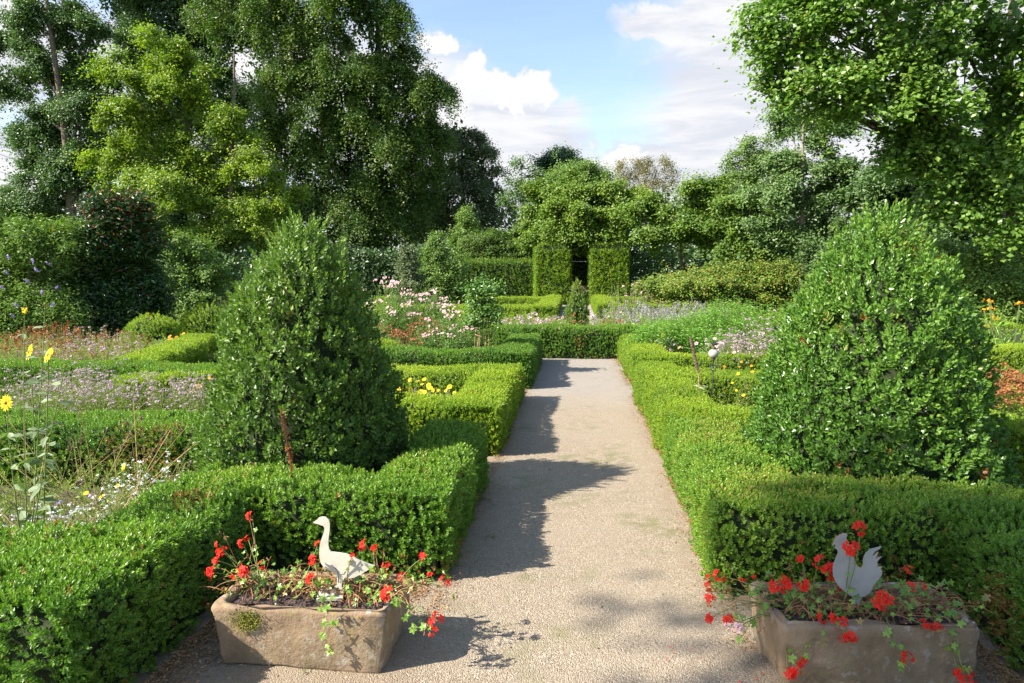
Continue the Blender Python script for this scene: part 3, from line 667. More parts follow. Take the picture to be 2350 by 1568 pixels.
# dark wood closing the view behind every tree
def wood(name, x0, x1, y, h, n, leaf, mat, tint, deep=5.):
    rng = rng_for(name+str(x0)+str(y))
    P = np.stack([rng.uniform(x0, x1, n), y+rng.random(n)**1.5*deep, rng.random(n)**.8], -1)
    q = P*np.array((1, 1, 0))
    top = h*(1+.22*nz(q, .16, 1)+.12*nz(q, .5, 2)+.05*nz(q, 1.6, 2)); P[:, 2] *= top
    P[:, 1] += .8*nz(P, .5, 4)
    mb = MB(); tv, tf, tt = leaf_t(.7, .08, .1)
    nr = np.array((-.2, -.5, .6))+rng.normal(size=(n, 3))*.6
    scatter(mb, tv, tf, tt, P, leaf_frames(nr, rng), leaf*rng.uniform(.6, 1.4, n), np.clip(tint+.1*nz(P, .4, 2)+rng.normal(size=n)*.08, 0, .8))
    return tag(mb.build(name, M[mat]), kind='stuff')
wood('distant_wood', -75, 62, 68, 8.5, 60000, .42, 'dark', .2)
wood('undergrowth', -34, 3, 44, 3.4, 26000, .26, 'dark', .12)
wood('undergrowth', 2, 24, 36, 3.0, 14000, .26, 'oak', .15)
wood('undergrowth', 12, 34, 23, 2.6, 14000, .2, 'oak', .2, 3)
wood('undergrowth', -38, -12, 27, 2.6, 14000, .2, 'dark', .22, 4)

# ------------------------------------------------------------------ flowering plants
def petal(name, stops, rough=.6, trans=.3): return leaf_mat(name, stops, rough, trans, (1.1, 1.1, 1.1), .3)
def flat(c, v=.25, core=None):
    c = np.array(c); a = [(0, tuple(core if core else c*(1-v))), (.2, tuple(core if core else c*(1-v))), (.25, tuple(c*(1-v))), (1, tuple(np.minimum(c*(1+v), 1)))]
    return a
M['p_red'] = petal('petal_scarlet', flat((.78, .028, .012), .15, (.5, .02, .03)))
M['p_pink'] = petal('petal_pink', flat((.84, .55, .60), .18, (.65, .3, .36)))
M['p_mauve'] = petal('petal_mauve', flat((.46, .34, .39), .35, (.2, .1, .1)))
M['p_lilac'] = petal('petal_lilac', flat((.40, .30, .60), .3))
M['p_lav'] = petal('petal_lavender', flat((.36, .33, .37), .3))
M['p_yellow'] = petal('petal_yellow', flat((.88, .66, .02), .12, (.35, .16, .02)))
M['p_orange'] = petal('petal_orange', flat((.85, .36, .015), .15, (.2, .06, .01)))
M['p_white'] = petal('petal_white', flat((.78, .80, .82), .15, (.5, .55, .3)))
M['p_rust'] = petal('seed_rust', flat((.30, .12, .045), .4))
M['p_brown'] = petal('seed_brown', flat((.22, .15, .10), .4))
M['herb'] = leaf_mat('herb_leaf', greens((.11, .165, .035), (.25, .29, .06), (.34, .19, .09)), .55, .3)
M['phlox'] = leaf_mat('phlox_leaf', greens((.10, .22, .035), (.20, .34, .06), (.3, .3, .08)), .5, .33)
M['grey'] = leaf_mat('grey_leaf', greens((.20, .23, .17), (.36, .38, .31), (.36, .30, .2)), .7, .2)
M['grey_green'] = leaf_mat('sunflower_leaf', greens((.12, .17, .09), (.18, .24, .10)), .6, .25)
M['ivyleaf'] = leaf_mat('geranium_leaf', greens((.085, .18, .03), (.25, .34, .06), (.35, .25, .08)), .4, .3)
M['rose'] = leaf_mat('rose_leaf', greens((.055, .13, .03), (.16, .24, .06), (.3, .15, .06)), .35, .25)

def T_daisy(rng, k=11):
    V = []; F = []; T = []
    for i in range(k):
        a = 2*math.pi*i/k+rng.uniform(-.1, .1); c, s_ = math.cos(a), math.sin(a); b = len(V); wd = .17; up = rng.uniform(-.1, .22)
        V += [(c*.15, s_*.15, 0), (c*.6-s_*wd, s_*.6+c*wd, up*.5), (c, s_, up*.4), (c*.6+s_*wd, s_*.6-c*wd, up*.5)]
        F.append([b, b+3, b+2, b+1]); T += [rng.uniform(.5, .9)]*4
    for j in range(3):
        b = len(V); a0 = j*2*math.pi/3
        V.append((0, 0, .14)); T.append(.05)
        for a in (a0, a0+math.pi/3, a0+2*math.pi/3): V.append((math.cos(a)*.24, math.sin(a)*.24, .03)); T.append(.05)
        F.append([b, b+1, b+2, b+3])
    return np.array(V), np.array(F), np.array(T)-.5
def T_cloud(rng, k, rad=(1, 1, .45), sz=.3, dome=True):
    V = []; F = []; T = []
    for i in range(k):
        p = unit(rng.normal(size=3))*np.array(rad)*rng.random()**.4
        if dome: p[2] = abs(p[2])
        n = unit(p+np.array((0, 0, .5))+rng.normal(size=3)*.4); a = unit(np.cross(n, rng.normal(size=3))); c = np.cross(n, a); b = len(V)
        q = sz*rng.uniform(.6, 1.2)
        V += [p-a*q, p-c*q, p+a*q, p+c*q]; F.append([b, b+1, b+2, b+3]); T += [rng.uniform(.3, 1)]*4
    return np.array(V), np.array(F), np.array(T)-.5
def T_rose(rng):
    V = []; F = []; T = []
    for ring, (k, r, up, ln) in enumerate(((5, .2, .5, .95), (4, .12, 1.0, .7), (3, .05, 1.35, .5))):
        for i in range(k):
            a = 2*math.pi*(i+.5*ring)/k; c, s_ = math.cos(a), math.sin(a); b = len(V); wd = .42*ln
            d = np.array((c*math.cos(up), s_*math.cos(up), math.sin(up))); sd = np.array((-s_, c, 0)); p = np.array((c*r, s_*r, 0))
            V += [p, p+d*ln*.65+sd*wd, p+d*ln, p+d*ln*.65-sd*wd]; F.append([b, b+3, b+2, b+1]); T += [.95-ring*.2, .8-ring*.15, .9, .8-ring*.15]
    return np.array(V), np.array(F), np.array(T)-.5
def T_floret(rng):
    V = []; F = []; T = []
    for i in range(5):
        a = 2*math.pi*i/5+(.25 if i < 2 else 0); c, s_ = math.cos(a), math.sin(a); b = len(V); wd = .34; up = rng.uniform(.05, .3)
        V += [(0, 0, 0), (c*.65-s_*wd, s_*.65+c*wd, up), (c*1.05, s_*1.05, up*.6), (c*.65+s_*wd, s_*.65-c*wd, up)]
        F.append([b, b+3, b+2, b+1]); T += [.1, .7, .9, .7]
    return np.array(V), np.array(F), np.array(T)-.5
def herb(name, label, x, y, rx, ry, h, leaf, mat='herb', n=900, stems=40, tint0=.35, bloom=None, cat='plant', group=None, lean=.3, aspect=.4, droopy=.3, hvar=.3, stem_mat='stem', leafup=.5, low=.1, stemr=.0035, z0=0., bz=.0, tips=0, bspread=0.):
    rng = rng_for(name+label+str(round(x, 2))); root = empty(name, (x, y, 0), label, cat, group)
    a = rng.uniform(0, 2*math.pi, stems); r = rng.random(stems)**.5
    B = np.stack([x+np.cos(a)*r*rx, y+np.sin(a)*r*ry, np.full(stems, z0)], -1)
    hh = h*(1-r**2*.3)*(1+rng.uniform(-hvar, hvar*.6, stems))
    Tp = B+np.stack([np.cos(a)*r*lean*h+rng.normal(size=stems)*.06*h, np.sin(a)*r*lean*h+rng.normal(size=stems)*.06*h, hh-z0], -1)
    sm = MB()
    for i in range(stems): tube(sm, [B[i], (B[i]+Tp[i])/2+rng.normal(size=3)*.02*h, Tp[i]], stemr, stemr*.5, seg=3, cap=False)
    sm.build('stem', M[stem_mat], root)
    i = rng.integers(0, stems, n); q = low+(1-low)*rng.random(n)**.8
    az = rng.uniform(0, 2*math.pi, n); out = np.stack([np.cos(az), np.sin(az), np.full(n, leafup)+rng.normal(size=n)*.3], -1); out = unit(out)
    P = B[i]+(Tp[i]-B[i])*q[:, None]+rng.normal(size=(n, 3))*np.array((1, 1, .3))*leaf*.5
    side = unit(np.cross(out, np.array((0, 0, 1.))+rng.normal(size=(n, 3))*.3)); nn = np.cross(side, out)*-1
    nn = np.where(nn[:, 2:] < 0, -nn, nn); side = np.cross(nn, out)
    Mx = np.stack([out, side, nn], -1)
    tv, tf, tt = leaf_t(aspect, .05, .15)
    lm = MB(); scatter(lm, tv, tf, tt, P, Mx, leaf*rng.uniform(.6, 1.3, n)*(1.1-.4*q), np.clip(tint0+rng.normal(size=n)*.1+.15*q, 0, .95))
    lm.build('foliage', M[mat], root)
    if bloom:
        bm_, bs, bn, kind = bloom; fm = MB()
        idx = rng.choice(stems, bn, replace=bn > stems) if not tips else rng.choice(tips, bn)
        pos = Tp[idx]+rng.normal(size=(bn, 3))*np.array((1, 1, .35))*(bspread or (bs*.9 if bn > stems else 0))+np.array((0, 0, bz))
        if kind == 'daisy': t3 = [T_daisy(rng) for _ in range(3)]; dn = np.array((-.3, -.6, .75))
        elif kind == 'umbel': t3 = [T_cloud(rng, 14) for _ in range(4)]; dn = np.array((0, 0, 1.))
        elif kind == 'spike': t3 = [T_cloud(rng, 22, (.22, .22, 1.), .16, False) for _ in range(4)]; dn = np.array((0, 0, 1.))
        else: t3 = [T_rose(rng) for _ in range(3)]; dn = np.array((-.3, -.7, .6))
        for k, tq in enumerate(t3):
            s_ = np.arange(bn) % len(t3) == k
            if s_.any(): scatter(fm, *tq, pos[s_], frames(dn+rng.normal(size=(s_.sum(), 3))*.3, rng), bs*rng.uniform(.7, 1.25, s_.sum()), .5+rng.normal(size=s_.sum())*.08)
        fm.build('blossoms', M[bm_], root)
    return root
def at(px, py, h): return G(px, py, h)

# ground cover between the hedges: nobody could count these plants
def cover(name, rects, h, leaf, per_m2, mat, tint0=.35, yel=.12, seed=0, excl=()):
    rng = rng_for(name+str(seed)); mb = MB()
    Ps = []
    for (x0, y0, x1, y1) in rects:
        n = int((x1-x0)*(y1-y0)*per_m2); p = np.stack([rng.uniform(x0, x1, n), rng.uniform(y0, y1, n), np.zeros(n)], -1)
        Ps.append(p)
    P = np.concatenate(Ps)
    for (x0, y0, x1, y1) in excl:
        P = P[~((P[:, 0] > x0) & (P[:, 0] < x1) & (P[:, 1] > y0) & (P[:, 1] < y1))]
    n = len(P)
    top = h*(.62+.4*nz(P, 1.1, seed)+.3*nz(P, 3.1, seed+2)); top = np.maximum(top, .03)
    P[:, 2] = top*(1-rng.random(n)**2*.75)
    tint = np.clip(tint0+yel*nz(P, .6, seed+5)+.12*nz(P, 2.4, seed+1)+rng.normal(size=n)*.06, .02, .97)
    for j in range(3):
        tv, tf, tt = sprig_t(rng, 3, leaf=.6, w=.38)
        s_ = np.arange(n) % 3 == j
        scatter(mb, tv, tf, tt, P[s_], frames(np.array((0, 0, .8))+rng.normal(size=(s_.sum(), 3))*.4, rng), leaf/.6*rng.uniform(.7, 1.4, s_.sum()), tint[s_])
    return tag(mb.build(name, M[mat]), kind='stuff')
EX = [(-.85, -9, .98, 13.6), (-.72, 20.2, .95, 40)]
cover('ground_cover', [(-9, 5.4, -.8, 8.6), (1.2, 5.4, 8, 8.2)], .20, .024, 420, 'herb', .42, seed=1, excl=EX+[(-3.2, 5.5, -.7, 6.1), (.8, 5.6, 3.6, 6.3)])
cover('ground_cover', [(-14, 8.6, -.8, 13.5), (1.2, 8.6, 13, 13.5)], .26, .034, 260, 'herb', .40, seed=2, excl=EX)
cover('ground_cover', [(-22, 13.4, 24, 22)], .30, .055, 95, 'herb', .42, seed=3, excl=EX)
cover('ground_cover', [(-22, 22, 22, 35)], .34, .09, 36, 'box_bright', .36, seed=4, excl=EX)
cover('bed_weeds', [(-4.6, 2.95, -2.2, 4.8)], .26, .022, 700, 'herb', .30, seed=6)
cover('bed_weeds', [(-9, 3, -4.4, 4.8), (2.4, 3.9, 7.5, 5.0)], .2, .026, 250, 'box', .25, seed=7)

# wildflower corner at the left edge
rw = rng_for('wild')
for i, (px, py) in enumerate([(10, 1190), (60, 1200), (110, 1165), (150, 1185), (200, 1150), (250, 1120), (345, 1085), (395, 1075), (30, 1155), (290, 1110), (300, 1075), (90, 1195)]):
    x, y = at(px, py+18, .32)
    herb('alyssum', 'white alyssum tuft in the wildflower corner beyond the near left hedge', x, y+.1, .13, .11, rw.uniform(.28, .42), .02, 'herb', 260, 26, .5, ('p_white', .015, 26, 'umbel'), group='white alyssum tufts', stemr=.0015)
for i in range(16):
    px = [18, 40, 75, 130, 160, 195, 235, 265, 290, 330, 215, 110, 60, 255, 180, 310][i]; y = rw.uniform(3.15, 4.4); x = D(px, 1000, y)[0]
    herb('dry_seed_stalk', 'dry brown seed stalk among the wildflowers on the left', x, y, .04, .04, rw.uniform(.5, .78) if i > 3 else rw.uniform(.75, .95), .03, 'herb', 26, 4, .62, ('p_brown', .033, 5, 'spike'), group='dry seed stalks', stem_mat='stem_dry', lean=1.2, hvar=.35, stemr=.003, low=.2, aspect=.25)
for (px, py, lab) in ((265, 1065, 'yellow marigold open between the seed stalks, closer to the dark cone'), (203, 1105, 'yellow marigold low beside the white alyssum')):
    y = 3.7 if px > 220 else 3.35; p = D(px, py, y)
    herb('marigold', lab, p[0], y, .01, .01, p[2], .05, 'herb', 30, 3, .45, ('p_yellow', .022, 2, 'daisy'), hvar=.03, lean=.1, stemr=.003)
p = D(178, 1133, 3.3); herb('scabious', 'single pale lilac flower beside the low yellow marigold', p[0], 3.3, .01, .01, p[2], .04, 'herb', 14, 2, .4, ('p_lilac', .024, 2, 'umbel'), hvar=.02, stemr=.002)
# tall yellow sunflower-like plant
def tall_sunflower():
    y = 3.0; b = D(72, 1330, y); b[2] = 0
    root = empty('perennial_sunflower', tuple(b), 'tall yellow flowered plant rising at the left edge of the picture', 'flower')
    rng = rng_for('tall'); sm = MB(); lm = MB()
    tips = [(68, 808, 1, .045), (112, 815, 1, .040), (14, 925, 1, .042), (57, 712, 0, .016), (104, 698, 0, .012), (150, 840, 0, .012)]
    for k, (px, py, big, r) in enumerate(tips):
        e = D(px, py, y+rng.uniform(-.12, .12)); s0 = b+np.array((rng.uniform(-.05, .05), rng.uniform(-.05, .05), 0)); mid = (s0+e)/2+np.array((rng.uniform(-.03, .03), 0, .15))
        pts = bez(s0, mid, e, 12); tube(sm, pts, .004 if big else .003, .002, seg=6, tint=.5)
        for q in range(1, 11):
            for _r in range(2):
                a = rng.uniform(0, 2*math.pi); out = unit(np.array((math.cos(a), math.sin(a)*.7, rng.uniform(-.5, .3))))
                nn = unit(np.array((-.3, -.5, .8))+rng.normal(size=3)*.4); sd = unit(np.cross(nn, out)); nn = np.cross(out, sd)
                L = rng.uniform(.06, .13)*(1.25-q*.07)
                V = [(0, 0, 0), (.3, .18, .03), (.65, .13, .0), (1, 0, -.15), (.65, -.13, .0), (.3, -.18, .03), (.3, 0, 0), (.65, 0, -.03)]
                V = (np.array(V)*L)@np.stack([out, sd, nn]); V = V+pts[q]
                lm.add(V, [[0, 6, 1, 1][:3]+[1]] if 0 else [[1, 0, 6, 1]] if 0 else [[1, 6, 7, 2], [6, 5, 4, 7]], .25+rng.uniform(-.1, .1))
                b0 = lm.n-8; lm.f.append((np.array([[b0, b0+6, b0+1], [b0, b0+5, b0+6], [b0+2, b0+7, b0+3], [b0+7, b0+4, b0+3]]), 0))
        fm = MB()
        if big:
            tv, tf, tt = T_daisy(rng, 15); tv2, tf2, tt2 = T_daisy(rng, 12)
            d = unit(np.array((-.45, -.8, .25))+rng.normal(size=3)*.2)[None]
            scatter(fm, tv, tf, tt, e[None], frames(d, rng), r, .55); scatter(fm, tv2*np.array((.8, .8, 1.4)), tf2, tt2, e[None]+d*.002, frames(d, rng), r, .5)
        else:
            tv, tf, tt = T_cloud(rng, 26, (.7, .7, .9), .35, False); scatter(fm, tv, tf, tt, e[None], frames(np.array([[0, 0, 1.]]), rng), r, .55)
        fm.build('flower_head', M['p_yellow' if big or k == 3 else 'herb'], root)
    sm.build('stem', M['stem'], root, smooth=True); lm.build('foliage', M['grey_green'], root)
tall_sunflower()

# oregano, rust patch, coneflowers on the left
for i, (px, py, r_) in enumerate([(60, 905, .5), (110, 880, .55), (160, 900, .5), (205, 885, .5), (240, 905, .4), (30, 880, .4), (150, 860, .4), (100, 915, .4), (200, 915, .45), (330, 895, .38), (370, 880, .4), (420, 890, .36), (460, 905, .34), (395, 905, .3), (235, 850, .3), (140, 880, .5)]):
    x, y = at(px, py, .42)
    herb('oregano', 'mauve flowering oregano in the bed behind the wildflower corner', x, y+r_*.4, r_*.8, r_*.55, .50, .03, 'herb', 1500, 90, .34, ('p_mauve', .026, 55, 'umbel'), group='mauve oregano on the left', stemr=.002)
for i, (px, py, r_) in enumerate([(30, 810, .7), (80, 800, .7), (130, 805, .7), (180, 795, .7), (230, 800, .6), (60, 775, .7), (120, 770, .7), (190, 775, .7), (20, 790, .7), (250, 785, .5), (100, 820, .6), (170, 820, .6)]):
    x, y = at(px, py, .35); mv = i % 3 != 0 and px > 100
    herb('st_johns_wort' if not mv else 'marjoram', ('rust brown seed heads' if not mv else 'dusty pink flower heads')+' in the far left bed below the glossy shrub', x, y+.3, r_, r_*.7, .50, .04, 'herb', 900, 60, .45, ('p_rust' if not mv else 'p_mauve', .036, 48, 'umbel'), group='rust brown clumps far left' if not mv else 'dusty pink clumps far left', stem_mat='stem_dry', stemr=.003)
for (px, py, n) in ((150, 758, 0), (135, 745, 0), (95, 752, 0), (32, 770, 0)):
    x, y = at(px, py+40, .2); z = D(px, py, y)[2]
    herb('dock_plant', 'upright rusty dock spike at the back of the far left bed', x, y, .12, .12, max(z, .5), .04, 'herb', 40, 6, .6, ('p_rust', .13, 8, 'spike'), group='rusty dock spikes', stem_mat='stem_dry')
for (px, py, n, lab) in ((412, 772, 10, 'orange-yellow coneflowers below the left clipped ball'), (470, 868, 5, 'orange daisies between the oregano and the dark cone'), (418, 858, 3, 'small orange marigold left of the orange daisies')):
    x, y = at(px, py, .42)
    herb('coneflower', lab, x, y, .22 if n > 8 else .12, .12, .42, .04, 'herb', 300, n+4, .5, ('p_orange', .042 if n > 8 else .03, n, 'daisy'), stemr=.003)
x, y = at(385, 790, .2); herb('lamb_ear', 'silver grey leaved clump in front of the left clipped ball', x, y, .22, .15, .3, .09, 'grey', 90, 14, .5, lean=.8)
shell_bush('box_ball', 'rounded box ball nearer the camera, left of the taller ball', 'topiary', (*at(352, 790, .1), .72), lambda q: .62*math.sqrt(max(1-q**2.2, 0)), .032, .8, 'box_bright', yel=.05, group='clipped box balls', rag=.03, top_spr=6)
shell_bush('box_ball', 'flat topped box ball just left of the dark cone', 'topiary', (*D(480, 740, 15.5)[:2], .90), lambda q: .62*math.sqrt(max(1-q**2.6, 0)), .036, .8, 'box_bright', yel=-.02, group='clipped box balls', rag=.03, top_spr=6)
for k, px in enumerate((535, 560, 510)):
    p = D(px, 690, 17); herb('artemisia', 'pale grey feathery plant behind the clipped balls', p[0], 17, .45, .4, max(p[2], .9), .06, 'grey', 500, 60, .5, ('p_brown', .08, 30, 'spike'), group='pale grey feathery plants')

# coneflowers in the pocket left of the path
for (px, py, n, s_) in ((985, 885, 7, .030), (1010, 878, 6, .03), (975, 868, 5, .034), (1040, 892, 3, .026), (925, 858, 4, .03)):
    x, y = at(px, py, .50)
    herb('coneflower', 'yellow coneflowers in the pocket of the bright hedge left of the path', x, y, .14, .10, .50, .03, 'herb', 260, n+6, .5, ('p_yellow', s_, n, 'daisy'), group='yellow coneflowers left of the path', stemr=.002, hvar=.15)
x, y = at(1000, 905, .3); herb('catmint', 'grey-lilac catmint below the yellow coneflowers', x, y, .3, .12, .34, .02, 'grey', 500, 60, .4, ('p_lav', .03, 40, 'spike'), stemr=.0015)

# pink roses
def rose_bush(label, px, py, y, wpx, hpx, nb, size=.05):
    p = D(px, py, y); rx = wpx*y/F_/2
    return herb('rose_bush', label, p[0], y, rx*.75, rx*.6, p[2]+hpx*y/F_/2, .055, 'rose', 2600, 40, .35, ('p_pink', size*.48, int(nb*1.25), 'rose'), tips=max(3, nb//5), bspread=.07, group='pink rose bushes', cat='rose bush', lean=.35, aspect=.6, hvar=.35, stemr=.006)
rose_bush('pink rose bush farthest left, next to the dark cone', 868, 680, 14.0, 70, 30, 60)
rose_bush('tallest pink rose bush with the highest flower cluster', 915, 672, 14.6, 70, 46, 80)
rose_bush('pink rose bush right of the tallest one', 960, 685, 14.2, 60, 30, 55)
rose_bush('pink rose bush at the right end of the row', 1000, 676, 14.8, 70, 34, 75)
rose_bush('low pink rose bush in front of the row, beside the canes', 1018, 733, 11.6, 46, 30, 60, .045)
rose_bush('smallest pink rose, low at the foot of the canes', 1055, 745, 11.2, 26, 10, 26, .042)
# canes and climbing rose
cx, cy = D(1100, 800, 10.9)[:2]
root = empty('cane_obelisk', (cx, cy, 0), 'frame of thin brown garden canes carrying the climbing rose', 'plant support')
for k, (a, b) in enumerate((((1085, 812), (1110, 700)), ((1097, 812), (1105, 690)), ((1112, 812), (1117, 668)), ((1090, 812), (1088, 710)), ((1124, 800), (1120, 690)))):
    p0 = D(*a, cy+(-.1, .12, -.12, .16, .05)[k]); p1 = D(*b, cy+(.0, .02, -.02, .1, .05)[k]); p0[2] = 0
    mb = MB(); tube(mb, [p0, (p0+p1)/2, p1], .0085, .007, seg=6); mb.build('cane', M['stem_dry'], root, smooth=True)
mb = MB(); tube(mb, [D(1090, 768, cy-.1), D(1108, 775, cy-.13), D(1122, 785, cy)], .012, .01, seg=6); mb.build('tie', M['stem_dry'], root, smooth=True)
rr_ = tree('climbing_rose', 'tall climbing rose with shiny leaves on the brown canes', [(1105, 675, 26, 16), (1095, 700, 22, 18), (1105, 725, 24, 20), (1125, 715, 18, 18), (1085, 745, 18, 14), (1130, 740, 14, 14), (1075, 668, 10, 5), (1140, 668, 12, 6), (1112, 655, 5, 8)],
     10.9, .052, 'rose', cat='rose bush', clump=.11, sparse=.8, cover=1.6, inner=0, tint0=.35, tipyel=.3, trunk_r=.012, aspect=.62, yj=.6, redtop=(.3, .88))
# herbs seen between the roses and the far hedges
for k, (px, y, hh, kind, lab) in enumerate([(1190, 15.5, .62, 'p_mauve', 'reddish mauve clump'), (1150, 15, .6, 'p_mauve', 'reddish mauve clump'), (1230, 16.2, .6, 'p_mauve', 'reddish mauve clump'), (945, 12.6, .7, 'p_rust', 'rusty brown clump'), (990, 12.8, .7, 'p_rust', 'rusty brown clump'), (905, 12.3, .55, 'p_rust', 'rusty brown clump')]):
    p = D(px, 700, y); herb('sedum', lab+' in the bed behind the climbing rose' if kind == 'p_mauve' else lab+' between the pink roses', p[0], y, .5, .35, hh, .05, 'herb', 500, 50, .42, (kind, .05, 70, 'umbel'), group=('mauve' if kind == 'p_mauve' else 'rusty')+' clumps left of the path')
p = D(1235, 690, 18); herb('hosta', 'broad leaved pale green clump before the far left hedge', p[0], 18, 1.2, .6, .55, .14, 'herb', 500, 50, .35, aspect=.5, lean=.6)
p = D(1070, 800, 9.9); herb('lavender', 'small grey lavender at the foot of the canes', p[0]-.3, 10.4, .3, .12, .50, .03, 'grey', 260, 50, .5, stemr=.002)
# centre bed with ground roses and the narrow conifer
for k, (px, py) in enumerate([(1130+60, 735), (1240, 730), (1275, 735), (1310, 732), (1350, 735), (1390, 730), (1430, 735), (1250, 745), (1300, 748), (1345, 750), (1400, 748), (1220, 750)]):
    x, y = at(px, py, .48); y = min(max(y, 14.2), 18.4); x = D(px, py, y)[0]
    herb('ground_rose', 'low pale green rose with pink buds in the centre bed behind the cross hedge', x, y, .42, .34, .60, .045, 'herb', 620, 40, .5, ('p_pink' if k % 2 else 'p_rust', .04, 6, 'rose'), group='low roses in the centre bed', aspect=.55)
x, y = D(1325, 700, 17.2)[:2]
shell_bush('dwarf_conifer', 'narrow bluish green columnar shrub in front of the leafy arch', 'shrub', (x, y, 1.42), lambda q: .26*(1-q**2.6)**.8*(1-.18*math.sin(q*9)), .045, .9, 'yew', yel=.12, rag=.04, top_spr=12)
# right hand beds
for k, (px, y, r_, hh) in enumerate([(1500, 11.6, .34, .82), (1545, 12.0, .4, .88), (1590, 12.4, .42, .95), (1640, 12.6, .45, 1.08), (1690, 12.8, .5, 1.18), (1740, 13.2, .5, 1.15), (1520, 12.6, .4, .9), (1615, 11.7, .35, .78), (1670, 13.6, .5, 1.25), (1715, 12.2, .3, .9)]):
    x = D(px, 720, y)[0]
    herb('phlox', 'dense bright green phlox without flowers in the right hand bed', x, y, r_, r_*.8, hh, .095, 'phlox', 2300, 90, .36, group='bright green phlox', aspect=.30, leafup=.25, hvar=.12, lean=.12)
for k, (px, y, r_, hh) in enumerate([(1700, 10.6, .36, .78), (1740, 10.4, .4, .86), (1765, 10.9, .4, .95), (1720, 10.0, .34, .70), (1690, 10.2, .3, .66), (1780, 10.3, .4, .8)]):
    x = D(px, 740, y)[0]
    herb('oregano', 'pinkish mauve oregano right of the globe stake, beside the wide cone', x, y, r_, r_*.8, hh, .03, 'herb', 900, 90, .5, ('p_mauve', .032, 75, 'umbel'), group='pinkish mauve oregano on the right', stemr=.002)
for k, (px, y) in enumerate([(1440, 17), (1480, 18), (1530, 18.5), (1580, 18), (1625, 17.5), (1560, 16.5), (1500, 16), (1600, 19.5), (1450, 19.5)]):
    x = D(px, 700, y)[0]
    herb('catmint', 'greyish lilac catmint in the far right hand bed', x, y, .7, .5, .78, .05, 'grey', 700, 80, .35, ('p_lav', .08, 50, 'spike'), group='greyish lilac catmint', stemr=.004)
for k, (px, py, n) in enumerate([(1545, 775, 6), (1560, 765, 5), (1530, 770, 4)]):
    x, y = at(px, py, .55)
    herb('coneflower', 'small yellow flowers in front of the green phlox', x, y, .2, .15, .56, .04, 'herb', 250, 14, .4, ('p_yellow', .04, n, 'daisy'), group='yellow flowers before the phlox', stemr=.003)
x, y = at(1525, 785, .5); herb('oregano', 'small mauve oregano left of the yellow flowers before the phlox', x, y, .25, .15, .5, .03, 'herb', 400, 40, .4, ('p_mauve', .035, 40, 'umbel'), stemr=.002)
for k, (px, py, n) in enumerate([(1695, 838, 4), (1720, 858, 5), (1700, 868, 3), (1735, 872, 2)]):
    x, y = at(px, py, .46)
    herb('marigold', 'orange-yellow marigolds between the globe stake and the wide cone', x, y, .14, .12, .46, .035, 'herb', 260, 16, .5, ('p_orange' if k < 2 else 'p_yellow', .024, n, 'daisy'), group='marigolds beside the globe stake', stemr=.002)
for k, (px, py) in enumerate([(1625, 885), (1650, 890), (1675, 880), (1610, 878)]):
    x, y = at(px, py, .30)
    herb('lavender', 'grey lavender around the foot of the globe stake', x, y, .2, .16, .42, .028, 'grey', 420, 60, .45, ('p_lav', .03, 20, 'spike'), group='grey lavender by the globe stake', stemr=.0018)
for k, (px, py) in enumerate([(1630, 775), (1650, 785)]):
    p = D(px, py, 9.2); herb('rose_bush', ('deep pink rose just behind the globe' if k else 'deep pink rose left of and behind the globe'), p[0], 9.2, .06, .06, p[2], .04, 'rose', 60, 5, .5, ('p_pink', .03, 3, 'rose'), cat='rose', hvar=.05)
for k, (px, y, r_) in enumerate([(2270, 8.8, .5), (2310, 9.2, .5), (2350, 8.6, .55), (2290, 8.0, .5), (2335, 7.7, .5), (2260, 8.3, .4), (2375, 8.2, .5)]):
    x = D(px, 850, y)[0]
    herb('sedum', 'rust red sedum at the right edge, right of the wide cone', x, y, r_, r_*.8, .42, .04, 'box_bright', 800, 80, .4, ('p_rust', .05, 90, 'umbel'), group='rust red sedum on the right')
for k, (px, y, r_, h_) in enumerate([(2230, 16, 1.3, .62), (2330, 15, 1.2, .5), (2290, 19, 1.6, .7)]):
    x = D(px, 700, y)[0]
    shell_bush('mounded_box', 'low rounded green mound in the far right beds, '+('left one', 'right one', 'rear one')[k], 'shrub', (x, y, h_), lambda q, r_=r_: r_*math.sqrt(max(1-q**2.4, 0)), .05, .7, 'box_bright', yel=-.08, rag=.05)
p = D(2240, 740, 12); herb('day_lily', 'arching pale green grassy leaves right of the wide cone', p[0], 12, .2, .2, .75, .34, 'phlox', 130, 30, .6, aspect=.07, leafup=1.6, lean=.6, low=0.)
for k, px in enumerate((2290, 2305, 2320)):
    p = D(px, 700, 13); herb('red_hot_poker', 'pale orange topped flower stalk at the right edge', p[0], 13, .12, .1, p[2]+.05, .2, 'phlox', 20, 5, .6, ('p_orange', .07, 3, 'umbel'), group='pale flower stalks at the right edge', stemr=.02, hvar=.35)
for k, (px, y) in enumerate([(1430, 21), (1445, 22), (1470, 21.5)]):
    p = D(px, 672, y); herb('thistle', 'grey stemmed plant with magenta tips right of the arch', p[0], y, .35, .25, p[2]+.2, .07, 'grey', 120, 26, .3, ('p_pink' if k == 1 else 'p_brown', .05, 12, 'umbel'), group='grey stemmed plants right of the arch', stemr=.01)

